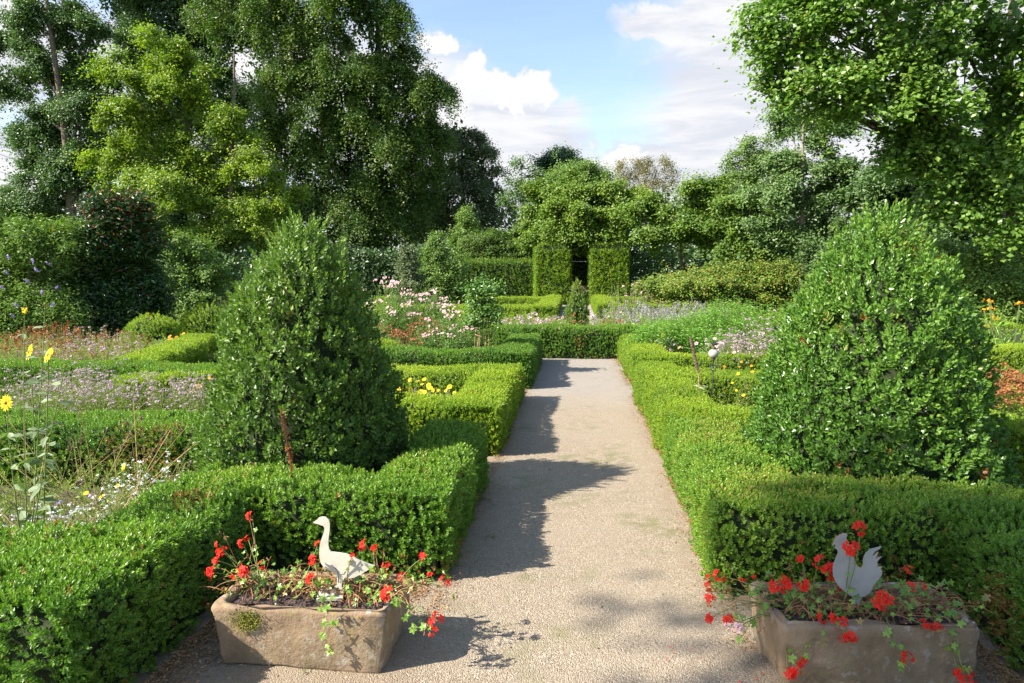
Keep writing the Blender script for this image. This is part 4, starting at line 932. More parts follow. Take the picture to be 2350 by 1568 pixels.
# ------------------------------------------------------------------ leafy arch, crossbar and bench
xl0, xl1, xr0, xr1 = D(1228, 660, 35)[0], D(1306, 660, 35)[0], D(1354, 660, 35)[0], D(1440, 660, 35)[0]
def pillar(label, x0, x1, h, lean):
    return hedge('hornbeam_pillar', label, [((x0+x1)/2, 35.0, (x0+x1)/2, 36.6, x1-x0, h)], leaf=.08, mat='box_bright', yel=-.08, top_tint=0, pairs=2, dens=.85, rad=.40, group='clipped pillars of the leafy arch', cat='clipped hornbeam')
pillar('clipped hornbeam pillar left of the dark opening', xl0, xl1, 3.1, 0); pillar('clipped hornbeam pillar right of the dark opening', xr0, xr1, 3.1, 0)
hedge('hornbeam_hedge', 'leafy wall closing the back of the arch behind the bench', [(-1.6, 39.6, 2.4, 39.6, .8, 3.4)], leaf=.11, mat='hornbeam', yel=-.25, pairs=2, dens=.8, group=None)
hedge('hornbeam_hedge', 'dark clipped hornbeam hedge running left from the leafy arch', [(-9, 37.2, xl0-.1, 37.2, 1.0, 2.2)], leaf=.11, mat='hornbeam', yel=-.16, pairs=2, dens=.8, group=None)
mb = MB(); z = D(1330, 600, 35.6)[2]
tube(mb, [(xl1-.15, 35.6, z), ((xl1+xr0)/2, 35.6, z-.01), (xr0+.15, 35.6, z)], .012, seg=6)
M['iron'] = plain('dark_iron', (.045, .048, .06), .6, .3, .3, 40)
M['metal'] = plain('weathered_metal', (.42, .42, .40), .5, .6, .2, 6)
tag(mb.build('crossbar', M['metal'], smooth=True), 'thin pale bar spanning the top of the arch opening', 'bar')
def box(mb, c, s, rot=0., tint=.5, bev=0.):
    c = np.array(c, float); sx, sy, sz = np.array(s)/2
    v = np.array([(x*sx, y*sy, z*sz) for x in (-1, 1) for y in (-1, 1) for z in (-1, 1)])
    cr, sr = math.cos(rot), math.sin(rot); v = v@np.array([[cr, sr, 0], [-sr, cr, 0], [0, 0, 1]])+c
    mb.add(v, [[0, 1, 3, 2], [4, 6, 7, 5], [0, 4, 5, 1], [2, 3, 7, 6], [0, 2, 6, 4], [1, 5, 7, 3]], tint)
M['wood'] = plain('grey_bench_wood', (.33, .29, .25), .8, var=.25, scale=12, bump=.2)
bx = (xl1+xr0)/2; root = empty('garden_bench', (bx, 38.2, 0), 'grey wooden bench in the shade at the back of the leafy arch', 'bench')
mb = MB()
for i in range(4): box(mb, (bx, 38.05+i*.11, .44), (1.9, .09, .035))
mb.build('seat', M['wood'], root)
mb = MB()
for zz in (.60, .73, .86): box(mb, (bx, 38.50, zz), (1.9, .03, .10))
mb.build('backrest', M['wood'], root)
for sx in (-.8, .8):
    for yy, hh in ((38.08, .42), (38.46, .92)):
        mb = MB(); box(mb, (bx+sx, yy if yy < 38.3 else 38.54, hh/2), (.07, .045, hh)); mb.build('leg', M['wood'], root)

# ------------------------------------------------------------------ stone troughs
def stone_mat():
    m = bpy.data.materials.new('sandstone'); m.use_nodes = True; t = NT(m.node_tree); t.n.clear()
    tc = t.new('ShaderNodeTexCoord'); P = tc.outputs['Object']
    n1 = t.noise(P, 5, 6, .65); n2 = t.noise(P, 40, 6, .7); n3 = t.noise(P, 2.2, 4, .6); n4 = t.noise(P, 16, 5, .6)
    mp = t.new('ShaderNodeMapping'); t.link(P, mp.inputs[0]); mp.inputs['Scale'].default_value = (3, 3, 14); n5 = t.noise(mp.outputs[0], 1.5, 4, .6, .6)
    c = t.ramp(n1, [(.3, (.15, .105, .062)), (.5, (.25, .182, .108)), (.75, (.34, .265, .165))])
    c = t.mix(t.ss(n5, .4, .7, 0, .35), c, (.30, .19, .14))
    c = t.mix(t.ss(n4, .58, .68, 0, .55), c, (.30, .23, .09))
    c = t.mix(t.ss(n3, .52, .70, 0, .6), c, (.10, .085, .06))
    c = t.mix(t.ss(n2, .66, .72, 0, .6), c, (.07, .055, .04))
    g = t.new('ShaderNodeNewGeometry'); sp = t.new('ShaderNodeSeparateXYZ'); t.link(g.outputs['Normal'], sp.inputs[0])
    lich = t.m('MULTIPLY', t.ss(t.noise(P, 26, 4, .6), .56, .62), t.ss(n3, .35, .6, .1, 1))
    c = t.mix(t.m('MULTIPLY', lich, t.ss(sp.outputs[2], .1, .8, .25, .8)), c, (.50, .49, .44))
    p = t.new('ShaderNodeBsdfPrincipled'); t.link(c, p.inputs['Base Color']); p.inputs['Roughness'].default_value = .9; p.inputs['Specular IOR Level'].default_value = .3
    h = t.m('ADD', t.m('MULTIPLY', n1, 1.2), t.m('MULTIPLY', n2, .5))
    t.link(t.bump(h, .8, .012), p.inputs['Normal'])
    o = t.new('ShaderNodeOutputMaterial'); t.link(p.outputs[0], o.inputs[0]); return m
M['stone'] = stone_mat()
M['lava'] = plain('trough_grit', (.10, .07, .062), .95, var=.6, scale=120, bump=1.)
M['moss'] = leaf_mat('moss', greens((.10, .11, .012), (.26, .24, .02)), .8, .1)
import bmesh
def trough(label, c, L, W, Hh, rot, seed, moss):
    root = empty('stone_trough', (c[0], c[1], 0), label, 'trough')
    bm = bmesh.new(); bmesh.ops.create_cube(bm, size=1)
    for v in bm.verts:
        lowk = .945 if v.co.z < 0 else 1
        v.co = Vector((v.co.x*L*lowk, v.co.y*W*lowk, (v.co.z+.5)*Hh))
    bm.faces.ensure_lookup_table(); topf = max(bm.faces, key=lambda f: f.calc_center_median().z)
    bmesh.ops.inset_individual(bm, faces=[topf], thickness=.062)
    r = bmesh.ops.extrude_discrete_faces(bm, faces=[topf]); f = r['faces'][0]
    for v in f.verts: v.co.z -= .10; v.co.x *= .985; v.co.y *= .97
    bmesh.ops.bevel(bm, geom=[e for e in bm.edges], offset=.022, segments=3, affect='EDGES', profile=.55)
    for it in range(3):
        bmesh.ops.subdivide_edges(bm, edges=[e for e in bm.edges if e.calc_length() > .035], cuts=1, use_grid_fill=True)
    bmesh.ops.triangulate(bm, faces=[f for f in bm.faces if len(f.verts) > 4])
    co = np.array([v.co for v in bm.verts]); bm.normal_update(); no = np.array([v.normal for v in bm.verts])
    d = .014*nz(co, 5, seed)+.009*nz(co, 14, seed+1)+.004*nz(co, 34, seed+2)+.002*nz(co, 80, seed+3)
    # broken lower corners
    corner = np.clip((np.abs(co[:, 0])/(L/2)-.72)*3, 0, 1)*np.clip(1-co[:, 2]/(Hh*.5), 0, 1)
    for v, dd, nn_, k in zip(bm.verts, d, no, corner):
        v.co += Vector(nn_)*float(dd); v.co.x *= 1-.085*float(k)
    me = bpy.data.meshes.new('basin'); bm.to_mesh(me); bm.free(); me.materials.append(M['stone']); me.shade_smooth()
    o = bpy.data.objects.new('basin', me); COL.objects.link(o); o.parent = root
    v, fq = grid(-L/2+.055, L/2-.055, -W/2+.052, W/2-.052, 90, 30, Hh-.032)
    rr3 = np.random.default_rng(seed); v[:, 2] += .006*nz(v, 12, seed)+rr3.random(len(v))*.009
    mb = MB().add(v+np.array((c[0], c[1], 0)), fq); s_ = mb.build('soil', M['lava'], root)
    # mossy cushion on the front
    if moss:
        n = 900; a = rr3.normal(size=(n, 3))*np.array((.028, .003, .022)); P = a+np.array((c[0]+moss[0], c[1]-W/2*.975-.002, moss[1]))
        tv, tf, tt = leaf_t(.6); mb = MB(); scatter(mb, tv, tf, tt, P, leaf_frames(np.array((0, -.5, .5))+rr3.normal(size=(n, 3))*.6, rr3), .008, .4+rr3.normal(size=n)*.15)
        mb.build('moss', M['moss'], root)
    root.rotation_euler.z = rot
    return root
TL = (-1.125, 2.765); TR = (1.185, 2.835)
trough('old sandstone trough with the goose figure, left of the path', TL, .76, .37, .275, R(.5), 3, (-.215, .215))
trough('darker old stone trough with the rooster figure, right of the path', TR, .79, .40, .285, R(4.5), 9, None)

# ------------------------------------------------------------------ flat metal animals
def cutout(name, label, pts, y, mat, cat, extra=None, th=.005, tilt=0.):
    P = [D(px, py, y) for px, py in pts]; c = np.mean(P, axis=0); z0 = min(p[2] for p in P)
    root = empty(name, (c[0], y, z0), label, cat)
    n = len(P); V = [(p[0], y-th/2, p[2]) for p in P]+[(p[0], y+th/2, p[2]) for p in P]
    bm = bmesh.new(); vs = [bm.verts.new(Vector(v)-Vector((c[0], y, z0))) for v in V]
    bm.faces.new(vs[:n]); bm.faces.new(vs[n:][::-1])
    for i in range(n): bm.faces.new((vs[i], vs[i+n], vs[(i+1) % n+n], vs[(i+1) % n]))
    bm.normal_update(); bmesh.ops.triangulate(bm, faces=[f for f in bm.faces if len(f.verts) > 4]); bmesh.ops.recalc_face_normals(bm, faces=bm.faces)
    me = bpy.data.meshes.new('silhouette'); bm.to_mesh(me); bm.free(); me.materials.append(mat); me.shade_flat()
    o = bpy.data.objects.new('silhouette', me); COL.objects.link(o); o.parent = root
    if extra: extra(root)
    return root
def zinc(name, col, rust=False):
    m = bpy.data.materials.new(name); m.use_nodes = True; t = NT(m.node_tree); t.n.clear()
    tc = t.new('ShaderNodeTexCoord'); P = tc.outputs['Object']; n = t.noise(P, 14, 6, .6, .4); n2 = t.noise(P, 60, 4, .6)
    c = t.ramp(n, [(.25, tuple(q*.78 for q in col)), (.5, col), (.8, tuple(q*1.15 for q in col))])
    c = t.mix(t.ss(n2, .6, .75, 0, .25), c, (.25, .22, .17))
    p = t.new('ShaderNodeBsdfPrincipled'); t.link(c, p.inputs['Base Color']); p.inputs['Roughness'].default_value = .55; p.inputs['Metallic'].default_value = .0
    t.link(t.bump(n2, .15, .003), p.inputs['Normal'])
    o = t.new('ShaderNodeOutputMaterial'); t.link(p.outputs[0], o.inputs[0]); return m
M['zinc'] = zinc('weathered_zinc', (.52, .49, .40)); M['zinc_shaded'] = zinc('weathered_zinc_shaded', (.33, .33, .31))  # rooster zinc is a darker copy: its shade is put into the colour
K = 2350/4096
def c3(X, Y): return ((780+X/2.238)*K, (2000+Y/2.238)*K)
def c8(X, Y): return ((2696+X/1.6786)*K, (1800+Y/1.6786)*K)
goose = [(1058, 200), (1088, 182), (1108, 160), (1140, 149), (1175, 154), (1198, 175), (1207, 205), (1207, 262), (1200, 320), (1195, 365), (1195, 405), (1203, 440), (1222, 462), (1262, 468), (1305, 472), (1360, 482), (1405, 502), (1455, 528), (1505, 550), (1560, 572), (1612, 586), (1575, 612), (1530, 638), (1480, 668), (1430, 692), (1385, 702), (1345, 690), (1332, 712), (1318, 742), (1312, 770), (1325, 792), (1300, 800), (1285, 780), (1270, 786), (1250, 775), (1270, 762), (1272, 730), (1274, 700), (1262, 664), (1225, 640), (1185, 622), (1150, 596), (1128, 565), (1116, 520), (1113, 470), (1116, 425), (1126, 370), (1142, 325), (1156, 285), (1160, 252), (1150, 232), (1128, 226), (1100, 214), (1078, 212)]
def goose_base(root):
    mb = MB(); p = D(*c3(1235, 805), 2.77); box(mb, (p[0], 2.745, .262), (.11, .09, .012), .2); mb.build('foot_plate', M['zinc'], root)
def goose_lines(root):
    goose_base(root)
    mb = MB(); tube(mb, [D(*c3(*p), 2.7465) for p in ((1238, 598), (1262, 618), (1278, 650), (1284, 690), (1280, 740))], .0009, seg=5, cap=False)
    tube(mb, [D(*c3(*p), 2.7465) for p in ((1278, 655), (1300, 668), (1330, 664), (1345, 640))], .0008, seg=5, cap=False); mb.build('engraving', M['iron'], root)
def roost_edge(root):
    P = [D(*c8(*p), 2.79) for p in roost]
    mb = MB(); tube(mb, P[:22], .0022, seg=5, cap=False); tube(mb, P[33:58], .0022, seg=5, cap=False); tube(mb, P[75:]+P[:1], .0022, seg=5, cap=False); mb.build('rusty_edge', M['rust_edge'], root)
M['rust_edge'] = plain('rusty_edge', (.30, .14, .06), .85, var=.4, scale=60)
roost = [(1060, 638), (1070, 622), (1078, 600), (1090, 584), (1104, 578), (1112, 566), (1124, 566), (1134, 556), (1146, 562), (1160, 560), (1160, 578), (1156, 592), (1164, 610), (1172, 636), (1186, 664), (1198, 694), (1206, 726), (1216, 756), (1234, 782), (1256, 790), (1268, 772), (1268, 742), (1276, 712), (1292, 688), (1316, 668), (1344, 660), (1392, 648), (1380, 664), (1352, 678), (1334, 700), (1330, 716), (1348, 704), (1370, 684), (1362, 708), (1350, 730), (1370, 720), (1394, 716), (1374, 734), (1362, 752), (1366, 772), (1360, 788), (1376, 782), (1398, 784), (1384, 796), (1396, 812), (1394, 838), (1378, 862), (1356, 886), (1338, 906), (1328, 936), (1312, 962), (1290, 976), (1262, 986), (1250, 1010), (1244, 1046), (1234, 1050), (1226, 1020), (1220, 1050), (1208, 1048), (1204, 1006), (1192, 982), (1166, 966), (1140, 946), (1112, 922), (1086, 886), (1070, 850), (1066, 806), (1070, 770), (1082, 738), (1094, 710), (1102, 690), (1096, 670), (1084, 662), (1086, 644), (1078, 634), (1066, 642)]
cutout('goose_figure', 'flat pale metal goose silhouette standing in the left trough', [c3(*p) for p in goose], 2.75, M['zinc'], 'garden figure', goose_lines)
cutout('rooster_figure', 'flat metal rooster silhouette in shade-darkened grey standing in the right trough', [c8(*p) for p in roost], 2.79, M['zinc_shaded'], 'garden figure', roost_edge)

# ------------------------------------------------------------------ trailing geraniums
M['dry_mix'] = plain('withered_stem', (.29, .145, .065), .85, var=.6, scale=25)
def ivy_leaf(mb, p, n, L, rng, tint):
    Mx = leaf_frames(n[None], rng)[0]
    an = np.linspace(-2.5, 2.5, 11); r = np.array([.55, .78, .52, .92, .58, 1.05, .58, .92, .52, .78, .55])
    V = [(0, 0, 0)]+[(math.cos(a)*q, math.sin(a)*q, .10*math.cos(a*3)-.06) for a, q in zip(an, r)]
    V = (np.array(V)*L)@Mx.T+p
    mb.add(V, [[0, i, i+1] for i in range(1, 11)], tint+rng.uniform(-.04, .04, 12))
def umbel_head(rng, p, s, root, mat='p_red', toward=(-.35, -.75, .45)):
    s = s*1.0; mb = MB(); k = rng.integers(6, 9) if s > .022 else rng.integers(3, 5)
    for i in range(k):
        d = unit(np.array(toward)+rng.normal(size=3)*.75); c = p+d*s*rng.uniform(.5, .95)
        tv, tf, tt = T_floret(rng); scatter(mb, tv, tf, tt, c[None], frames(d[None], rng), s*rng.uniform(.42, .58), .5+rng.uniform(-.1, .12))
    mb.build('flower_head', M[mat], root)
def geranium(label, base, heads, rng, nleaf, ndry, hang=()):
    root = empty('geranium', tuple(base), label, 'flowering plant', None)
    sm = MB(); dm = MB(); lm = MB()
    for (p, s, mat) in heads:
        b = base+np.array((rng.uniform(-.06, .06), rng.uniform(-.04, .04), -.01)); mid = (b+p)/2+np.array((rng.uniform(-.03, .03), rng.uniform(-.03, .03), .03 if p[2] > b[2] else .10))
        pts = bez(b, mid, p, 10); tube(sm, pts, .0024, .0016, seg=5, tint=.5, cap=False)
        umbel_head(rng, p, s, root, mat)
        for q in (3, 5, 7):
            if rng.random() < .6: ivy_leaf(lm, pts[q]+rng.normal(size=3)*.012, unit(np.array((-.3, -.4, .8))+rng.normal(size=3)*.4), rng.uniform(.012, .022), rng, rng.uniform(.3, .65))
        if rng.random() < .7:       # faded side head
            e = pts[6]+rng.normal(size=3)*.04+np.array((0, 0, .03)); tube(dm, [pts[5], (pts[5]+e)/2, e], .0014, .001, seg=4, cap=False)
            for i in range(6):
                d = unit(rng.normal(size=3)); tube(dm, [e, e+d*.008, e+d*.017], [.0006, .0008, .0022], seg=4, cap=False)
    for i in range(ndry):
        a = rng.uniform(0, 2*math.pi); ln = rng.uniform(.08, .24)
        b = base+np.array((rng.uniform(-.1, .1), rng.uniform(-.08, .08), .0)); e = b+np.array((math.cos(a)*ln, math.sin(a)*min(ln, .11), rng.uniform(.0, .05)))
        tube(dm, bez(b, (b+e)/2+np.array((rng.normal()*.02, rng.normal()*.02, rng.uniform(.03, .13))), e, 7), .0022, .0014, seg=4, cap=False)
    for i in range(nleaf):
        q = base+np.array((rng.normal()*.11, rng.normal()*.08, rng.uniform(.0, .09)))
        ivy_leaf(lm, q, unit(np.array((-.3, -.35, .8))+rng.normal(size=3)*.5), rng.uniform(.010, .024), rng, rng.uniform(.2, .7) if rng.random() < .85 else .93)
    for path_ in hang:
        P = [D(px, py, y) for px, py, y in path_]; P = [base*.3+P[0]*.7+np.array((0, 0, .02))]+P
        tube(sm, P, .002, .0015, seg=5, cap=False)
        for q in P[1:]:
            for j in range(2): ivy_leaf(lm, q+rng.normal(size=3)*.012+np.array((0, -.01, 0)), unit(np.array((-.1, -.9, .4))+rng.normal(size=3)*.25), rng.uniform(.014, .024), rng, rng.uniform(.4, .7))
        for i in range(7):
            d = unit(rng.normal(size=3)*np.array((1, .4, 1))); tube(dm, [P[-1], P[-1]+d*.012, P[-1]+d*.024], [.0007, .0008, .002], seg=4, cap=False)
    sm.build('stem', M['stem'], root, smooth=True); 
    n = 150; q = base+rng.normal(size=(n, 3))*np.array((.11, .07, .018))+np.array((0, 0, .012)); scatter(dm, *leaf_t(.6, .2, .3), q, leaf_frames(rng.normal(size=(n, 3)), rng), rng.uniform(.006, .02, n), .5)
    dm.build('dry_stems_and_leaves', M['dry_mix'], root); lm.build('foliage', M['ivyleaf'], root)  # one mesh of dry stems, faded heads and withered leaves
def plant_heads(conv, heads, bases, seed, labels, y_in, nleaf, ndry, hangs):
    rng = np.random.default_rng(seed); sets = [[] for _ in bases]
    for h in heads:
        X, Y, s = h[:3]; px, py = conv(X, Y); y = h[3] if len(h) > 3 and h[3] else rng.uniform(*y_in); mat = h[4] if len(h) > 4 else 'p_red'
        p = D(px, py, y); k = int(np.argmin([abs(p[0]-b[0]) for b in bases])); sets[k].append((p, s, mat))
    for k, b in enumerate(bases): geranium(labels[k], np.array(b), sets[k], rng, nleaf, ndry, hangs.get(k, ()))
LH = [(515, 145, .028, 2.9), (425, 385, .024), (475, 345, .02), (250, 465, .032), (215, 400, .018), (205, 545, .026), (155, 650, .034), (450, 650, .036, 2.7), (605, 590, .022), (350, 700, .018), (1065, 540, .028, 2.72), (1100, 400, .02, 2.9), (1055, 705, .030, 2.7), (1535, 400, .028), (1600, 425, .024), (1475, 450, .018), (1405, 500, .016), (1715, 600, .022), (1705, 670, .024), (1850, 695, .026), (1725, 850, .040, 2.58), (2055, 510, .024), (2240, 730, .028), (2110, 680, .02), (2170, 1085, .038, 2.6), (2115, 1210, .014, 2.58)]
plant_heads(c3, LH, [(-1.38, 2.78, .25), (-1.18, 2.80, .25), (-.98, 2.78, .25), (-.82, 2.80, .25)], 5,
            ['scarlet geranium at the left end of the goose trough', 'scarlet geranium just left of the goose', 'scarlet geranium under the tail of the goose', 'scarlet geranium spilling over the path end of the goose trough'], (2.68, 2.9), 56, 38,
            {1: [[(*c3(1230, 930), 2.57), (*c3(1150, 960), 2.56), (*c3(1160, 1090), 2.55), (*c3(1265, 1095), 2.55), (*c3(1150, 1220), 2.55), (*c3(1205, 1310), 2.55)]], 3: [[(*c3(1830, 930), 2.62), (*c3(1900, 1050), 2.6), (*c3(1990, 1140), 2.6), (*c3(2060, 1160), 2.58)]]})
RH = [(1250, 540, .036), (1185, 665, .042, 2.72), (860, 740, .024), (975, 750, .028), (1050, 820, .042), (300, 845, .028), (230, 860, .02), (225, 905, .026), (240, 1000, .030), (250, 1130, .028), (365, 1140, .028), (430, 1195, .024, 2.6, 'p_pink'), (365, 1185, .018, 2.6, 'p_pink'), (740, 870, .026), (690, 935, .038), (775, 905, .028), (880, 905, .034), (1120, 945, .028), (1405, 1020, .046, 2.7), (990, 1130, .024, 2.66), (1105, 1145, .038, 2.64), (1580, 805, .022), (1600, 915, .022), (1690, 915, .02), (1680, 1175, .024, 2.66), (1760, 1190, .026, 2.66), (1140, 1260, .024, 2.6), (1195, 1245, .026, 2.6), (1570, 1390, .028, 2.6), (870, 1435, .026, 2.6), (765, 1500, .032, 2.56), (820, 1495, .024, 2.56), (1910, 1500, .026, 2.6), (1960, 1545, .036, 2.58), (550, 865, .018), (460, 890, .022)]
plant_heads(c8, RH, [(.93, 2.80, .26), (1.08, 2.82, .26), (1.26, 2.84, .26), (1.46, 2.86, .26)], 8,
            ['scarlet and pink geranium at the path end of the rooster trough', 'scarlet geranium just left of the rooster', 'scarlet geranium at the foot of the rooster', 'scarlet geranium at the far right end of the rooster trough'], (2.70, 2.95), 76, 42,
            {0: [[(*c8(980, 1210), 2.62), (*c8(880, 1340), 2.6), (*c8(800, 1370), 2.58)], [(*c8(600, 1050), 2.72), (*c8(520, 1150), 2.7), (*c8(460, 1250), 2.66)]], 2: [[(*c8(1450, 1200), 2.64), (*c8(1500, 1330), 2.62), (*c8(1540, 1430), 2.6)]], 3: [[(*c8(1900, 1200), 2.68), (*c8(1910, 1330), 2.64), (*c8(1930, 1460), 2.62)]]})

# ------------------------------------------------------------------ globe stake, mullein, dock stalk
gy = 7.15; gp = D(1637.5, 812, gy); r_ = 11.2*gy/F_*1.02
root = empty('globe_stake', (gp[0], gy, 0), 'iron garden stake carrying a frosted glass globe with a small bird on top', 'garden ornament')
def lathe(prof, c, seg=24):
    V = []; F = []
    for r, z in prof:
        for j in range(seg): a = j*2*math.pi/seg; V.append((c[0]+math.cos(a)*r, c[1]+math.sin(a)*r, z))
    for i in range(len(prof)-1):
        for j in range(seg): F.append([i*seg+j, i*seg+(j+1) % seg, (i+1)*seg+(j+1) % seg, (i+1)*seg+j])
    return np.array(V), np.array(F)
M['frost'] = plain('frosted_glass', (.36, .35, .30), .35, var=.08, scale=20, bump=.1)
M['rusty'] = plain('rusty_iron', (.13, .065, .04), .85, var=.4, scale=60, bump=.4)
zc = gp[2]
mb = MB(); mb.add(*lathe([(max(math.sin(a), .02)*r_, zc-math.cos(a)*r_*.96) for a in np.linspace(.0, math.pi, 20)], gp)); mb.build('globe', M['frost'], root, smooth=True)
mb = MB(); mb.add(*lathe([(.001, zc+r_*1.42), (r_*.34, zc+r_*1.40), (r_*.30, zc+r_*1.15), (r_*.42, zc+r_*.9), (.001, zc+r_*.9)], gp)); mb.build('cap', M['rusty'], root, smooth=True)
mb = MB(); mb.add(*lathe([(.001, zc-r_*.9), (r_*.42, zc-r_*.92), (r_*.30, zc-r_*1.2), (r_*.12, zc-r_*1.3), (r_*.1, zc-r_*1.95), (.001, zc-r_*1.95)], gp)); mb.build('collar', M['rusty'], root, smooth=True)
mb = MB(); zt = zc-r_*1.9; hb = r_*1.7
for k in range(4):
    a0 = k*math.pi/2
    tube(mb, [(gp[0]+math.sin(q*math.pi)*r_*.72*math.cos(a0+q*3.2), gy+math.sin(q*math.pi)*r_*.72*math.sin(a0+q*3.2), zt-q*hb) for q in np.linspace(0, 1, 14)], r_*.06, seg=5, cap=False)
mb.build('twisted_cage', M['iron'], root, smooth=True)
mb = MB(); tube(mb, [(gp[0], gy, zt-hb), (gp[0]+.002, gy, .3), (gp[0], gy, -.1)], r_*.10, seg=6); mb.build('rod', M['iron'], root, smooth=True)
zb = zc+r_*1.95; mb = MB()
tube(mb, [(gp[0]+x*r_, gy, zb+z*r_) for x, z in ((-.72, .32), (-.55, .30), (-.40, .22), (-.2, .0), (.1, -.08), (.4, .02), (.62, .10), (.98, .14))], [r_*q for q in (.02, .14, .17, .26, .30, .20, .11, .03)], seg=10, cap=False)
tube(mb, [(gp[0], gy, zb-.2*r_), (gp[0], gy, zb-.4*r_), (gp[0], gy, zb-.58*r_)], r_*.07, seg=5)
mb.build('bird', M['iron'], root, smooth=True)
# mullein
y = 6.95; P = [D(1612, 905, y), D(1603, 860, y), D(1596, 830, y), D(1590, 800, y), D(1585, 775, y)]; P[0][2] = .1
root = empty('mullein', (P[0][0], y, 0), 'tall dry mullein spike leaning left of the globe stake', 'plant')
mb = MB(); tube(mb, P, .008, .004, seg=6); mb.build('stem', M['stem_dry'], root, smooth=True)
rm = rng_for('mul'); n = 700; q = rm.random(n)**.8; pp = np.array([np.interp(1.2+q*2.8, range(5), [p[i] for p in P]) for i in range(3)]).T
a = rm.uniform(0, 2*math.pi, n); rad = .017*(1-.35*q); pp[:, 0] += np.cos(a)*rad; pp[:, 1] += np.sin(a)*rad
mb = MB(); tv, tf, tt = leaf_t(.7); scatter(mb, tv, tf, tt, pp, leaf_frames(np.stack([np.cos(a), np.sin(a), a*0+.4], -1), rm), .013, .6+rm.normal(size=n)*.2); mb.build('seed_spike', M['p_brown'], root)
mb = MB(); n = 26; a = rm.uniform(0, 2*math.pi, n); zz = rm.uniform(.12, .5, n)
scatter(mb, *leaf_t(.34, .05, .3), np.stack([np.interp(zz, [.1, .6], [P[0][0], P[1][0]]), np.full(n, y), zz], -1), leaf_frames(np.stack([np.cos(a)*-.4, np.sin(a)*-.4, a*0+.8], -1), rm), rm.uniform(.08, .16, n)*(1.1-zz), .5+rm.normal(size=n)*.15); mb.build('foliage', M['grey'], root)
# dry dock stalk
y = 3.72; P = [D(672, 1118, y), D(668, 1060, y), D(660, 1020, y), D(652, 975, y), D(646, 935, y)]; P[0][2] = .3
root = empty('dock_stalk', (P[0][0], y, 0), 'thin dark red dry dock stalk standing against the left dark cone', 'plant')
M['dock'] = plain('dock_red', (.13, .03, .02), .8, var=.3)
mb = MB(); tube(mb, P, .004, .002, seg=6); mb.build('stem', M['dock'], root, smooth=True)
n = 260; q = rm.random(n); pp = np.array([np.interp(.8+q*3.1, range(5), [p[i] for p in P]) for i in range(3)]).T+rm.normal(size=(n, 3))*np.array((.007, .007, .004))
mb = MB(); scatter(mb, *leaf_t(.8), pp, leaf_frames(rm.normal(size=(n, 3)), rm), rm.uniform(.007, .014, n), .2+rm.normal(size=n)*.1)
pp = pp[q < .35]; scatter(mb, *leaf_t(.8), pp, leaf_frames(rm.normal(size=(len(pp), 3)), rm), .016, .8); mb.build('seed_heads', M['p_rust'], root)

# ------------------------------------------------------------------ buddleja spikes, litter, wires, leaves on the path
bud = [o for o in COL.objects if o.name.startswith('buddleja_bush')][0]
for k, (px, py) in enumerate([(20, 590), (75, 600), (110, 605), (15, 625), (60, 645), (95, 670), (38, 700), (130, 660), (85, 620), (30, 725), (120, 700), (5, 660)]):
    p = D(px, py, 13.2); mb = MB(); tv, tf, tt = T_cloud(rm, 26, (.3, .3, 1.), .2, False); d = unit(np.array((rm.uniform(-1, 1), -.5, .7)))
    scatter(mb, tv, tf, tt, p[None], frames(d[None], rm), .075, .6); mb.build('flower_spike', M['p_lilac'], bud)
M['litter'] = leaf_mat('dry_leaf', [(0, (.16, .085, .035)), (.5, (.34, .20, .09)), (1, (.48, .34, .18))], .8, .15)
def litter(name, P, s, rng):
    n = len(P); mb = MB(); scatter(mb, *leaf_t(.5, .12, .1), P, leaf_frames(np.array((0, 0, 1.))+rng.normal(size=(n, 3))*.35, rng), s*rng.uniform(.6, 1.3, n), .5+rng.normal(size=n)*.22)
    return tag(mb.build(name, M['litter']), kind='stuff')
n = 9000; yy = rm.uniform(2.9, 13, n); side = rm.integers(0, 2, n); off = rm.exponential(.035, n)
xx = np.where(side == 0, -.70+off, .79-off); gap = nz(np.stack([xx, yy, yy*0+side], -1), 1.5, 1) > -.5
litter('leaf_litter', np.stack([xx, yy, np.full(n, .016)+rm.random(n)*.01], -1)[gap], .014, rm)
n = 900; litter('leaf_litter', np.stack([rm.uniform(-.7, .8, n), rm.uniform(1.4, 12, n), np.full(n, .014)], -1), .009, rm)
n = 3000; litter('leaf_litter', np.concatenate([np.stack([rm.uniform(-1.7, -.75, n), 3.44-rm.exponential(.1, n), np.full(n, .014)+rm.random(n)*.01], -1), np.stack([-1.7+rm.exponential(.07, n), rm.uniform(2.2, 3.4, n), np.full(n, .014)+rm.random(n)*.01], -1), np.stack([1.8-rm.exponential(.06, n), rm.uniform(2.1, 3.4, n), np.full(n, .014)+rm.random(n)*.01], -1)]), .016, rm)
for k, (px, py, s) in enumerate([(1108, 1147, .05), (1122, 1150, .035)]):
    x, y = G(px, py, .01); mb = MB(); v, f = grid(-.5, .5, -.3, .3, 9, 7)
    v[:, 1] *= 1-(np.abs(v[:, 0])*1.6)**2*.9; v[:, 2] = .22*np.abs(v[:, 1])*2+.18*np.abs(v[:, 0])+.05*nz(v, 6, k); v = v*s+np.array((x, y, .016))
    mb.add(v, f, .3); tag(mb.build('fallen_leaf', M['litter'], loc=(x, y, .016), smooth=True), 'curled brown fallen leaf at the foot of the left hedge, '+('larger one' if k == 0 else 'smaller one'), 'leaf')
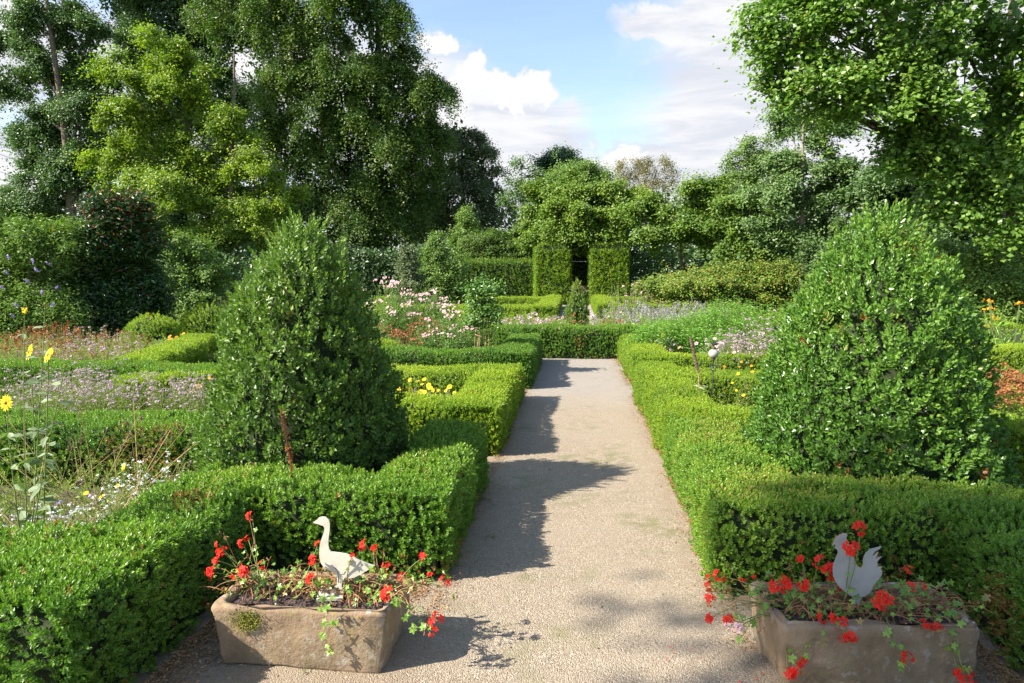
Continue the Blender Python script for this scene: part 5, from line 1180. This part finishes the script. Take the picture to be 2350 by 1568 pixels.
n = 60; P = np.stack([rm.uniform(.35, 1.1, n), rm.uniform(2.3, 2.9, n), np.full(n, .016)], -1); mb = MB(); scatter(mb, *leaf_t(.8, .1), P, leaf_frames(np.array((0, 0, 1.))+rm.normal(size=(n, 3))*.2, rm), .011, .6); tag(mb.build('fallen_petals', M['p_red']), kind='stuff')
for k, (a, b) in enumerate([((-20, 312), (70, 352)), ((-20, 338), (70, 372)), ((-20, 378), (70, 412)), ((-20, 396), (70, 424))]):
    p0, p1 = D(*a, 80), D(*b, 80); d = p1-p0; p0 = p0-d*6; p1 = p1+d*3; mid = (p0+p1)/2-np.array((0, 0, 1.0))
    mb = MB(); tube(mb, bez(p0, mid, p1, 24), .035, seg=5, cap=False); tag(mb.build('power_line', M['iron']), 'thin overhead wire in the sky at the far left, '+('uppermost', 'second from top', 'third from top', 'lowest')[k]+' of four', 'cable', 'overhead wires')

# loose grit on the gravel nearest the viewer
n = 16000; P = np.stack([rm.uniform(-1.7, 1.8, n), 1.5+rm.random(n)**1.5*6, np.full(n, .010)], -1)
P = P[(P[:, 1] < 3.3) | ((P[:, 0] > -.68) & (P[:, 0] < .77))]; n = len(P)
V = np.array([(1, 0, 0), (0, 1, 0), (-1, 0, 0), (0, -1, 0), (0, 0, .7), (0, 0, -.7)]); F = np.array([[0, 1, 4], [1, 2, 4], [2, 3, 4], [3, 0, 4]])
M['grit'] = leaf_mat('grit_stone', [(0, (.10, .075, .055)), (.5, (.26, .20, .14)), (1, (.50, .43, .33))], .9, 0)
mb = MB(); scatter(mb, V, F, np.zeros(6), P, frames(np.array((0, 0, 1.))+rm.normal(size=(n, 3))*.4, rm), rm.uniform(.0015, .0036, n)*(1+(rm.random(n) < .03)), .5+rm.normal(size=n)*.2)
tag(mb.build('loose_grit', M['grit']), kind='stuff')

for k, (px, py, lab) in enumerate(((700, 1537, 'small green weed sprouting in the gravel in front of the goose trough'), (1700, 1438, 'small green weed in the gravel left of the rooster trough'), (1120, 1240, 'small green weed at the foot of the left hedge'))):
    x, y = G(px, py); herb('weed', lab, x, y, .03, .02, .035, .018, 'herb', 26, 8, .35, lean=.8, stemr=.001)
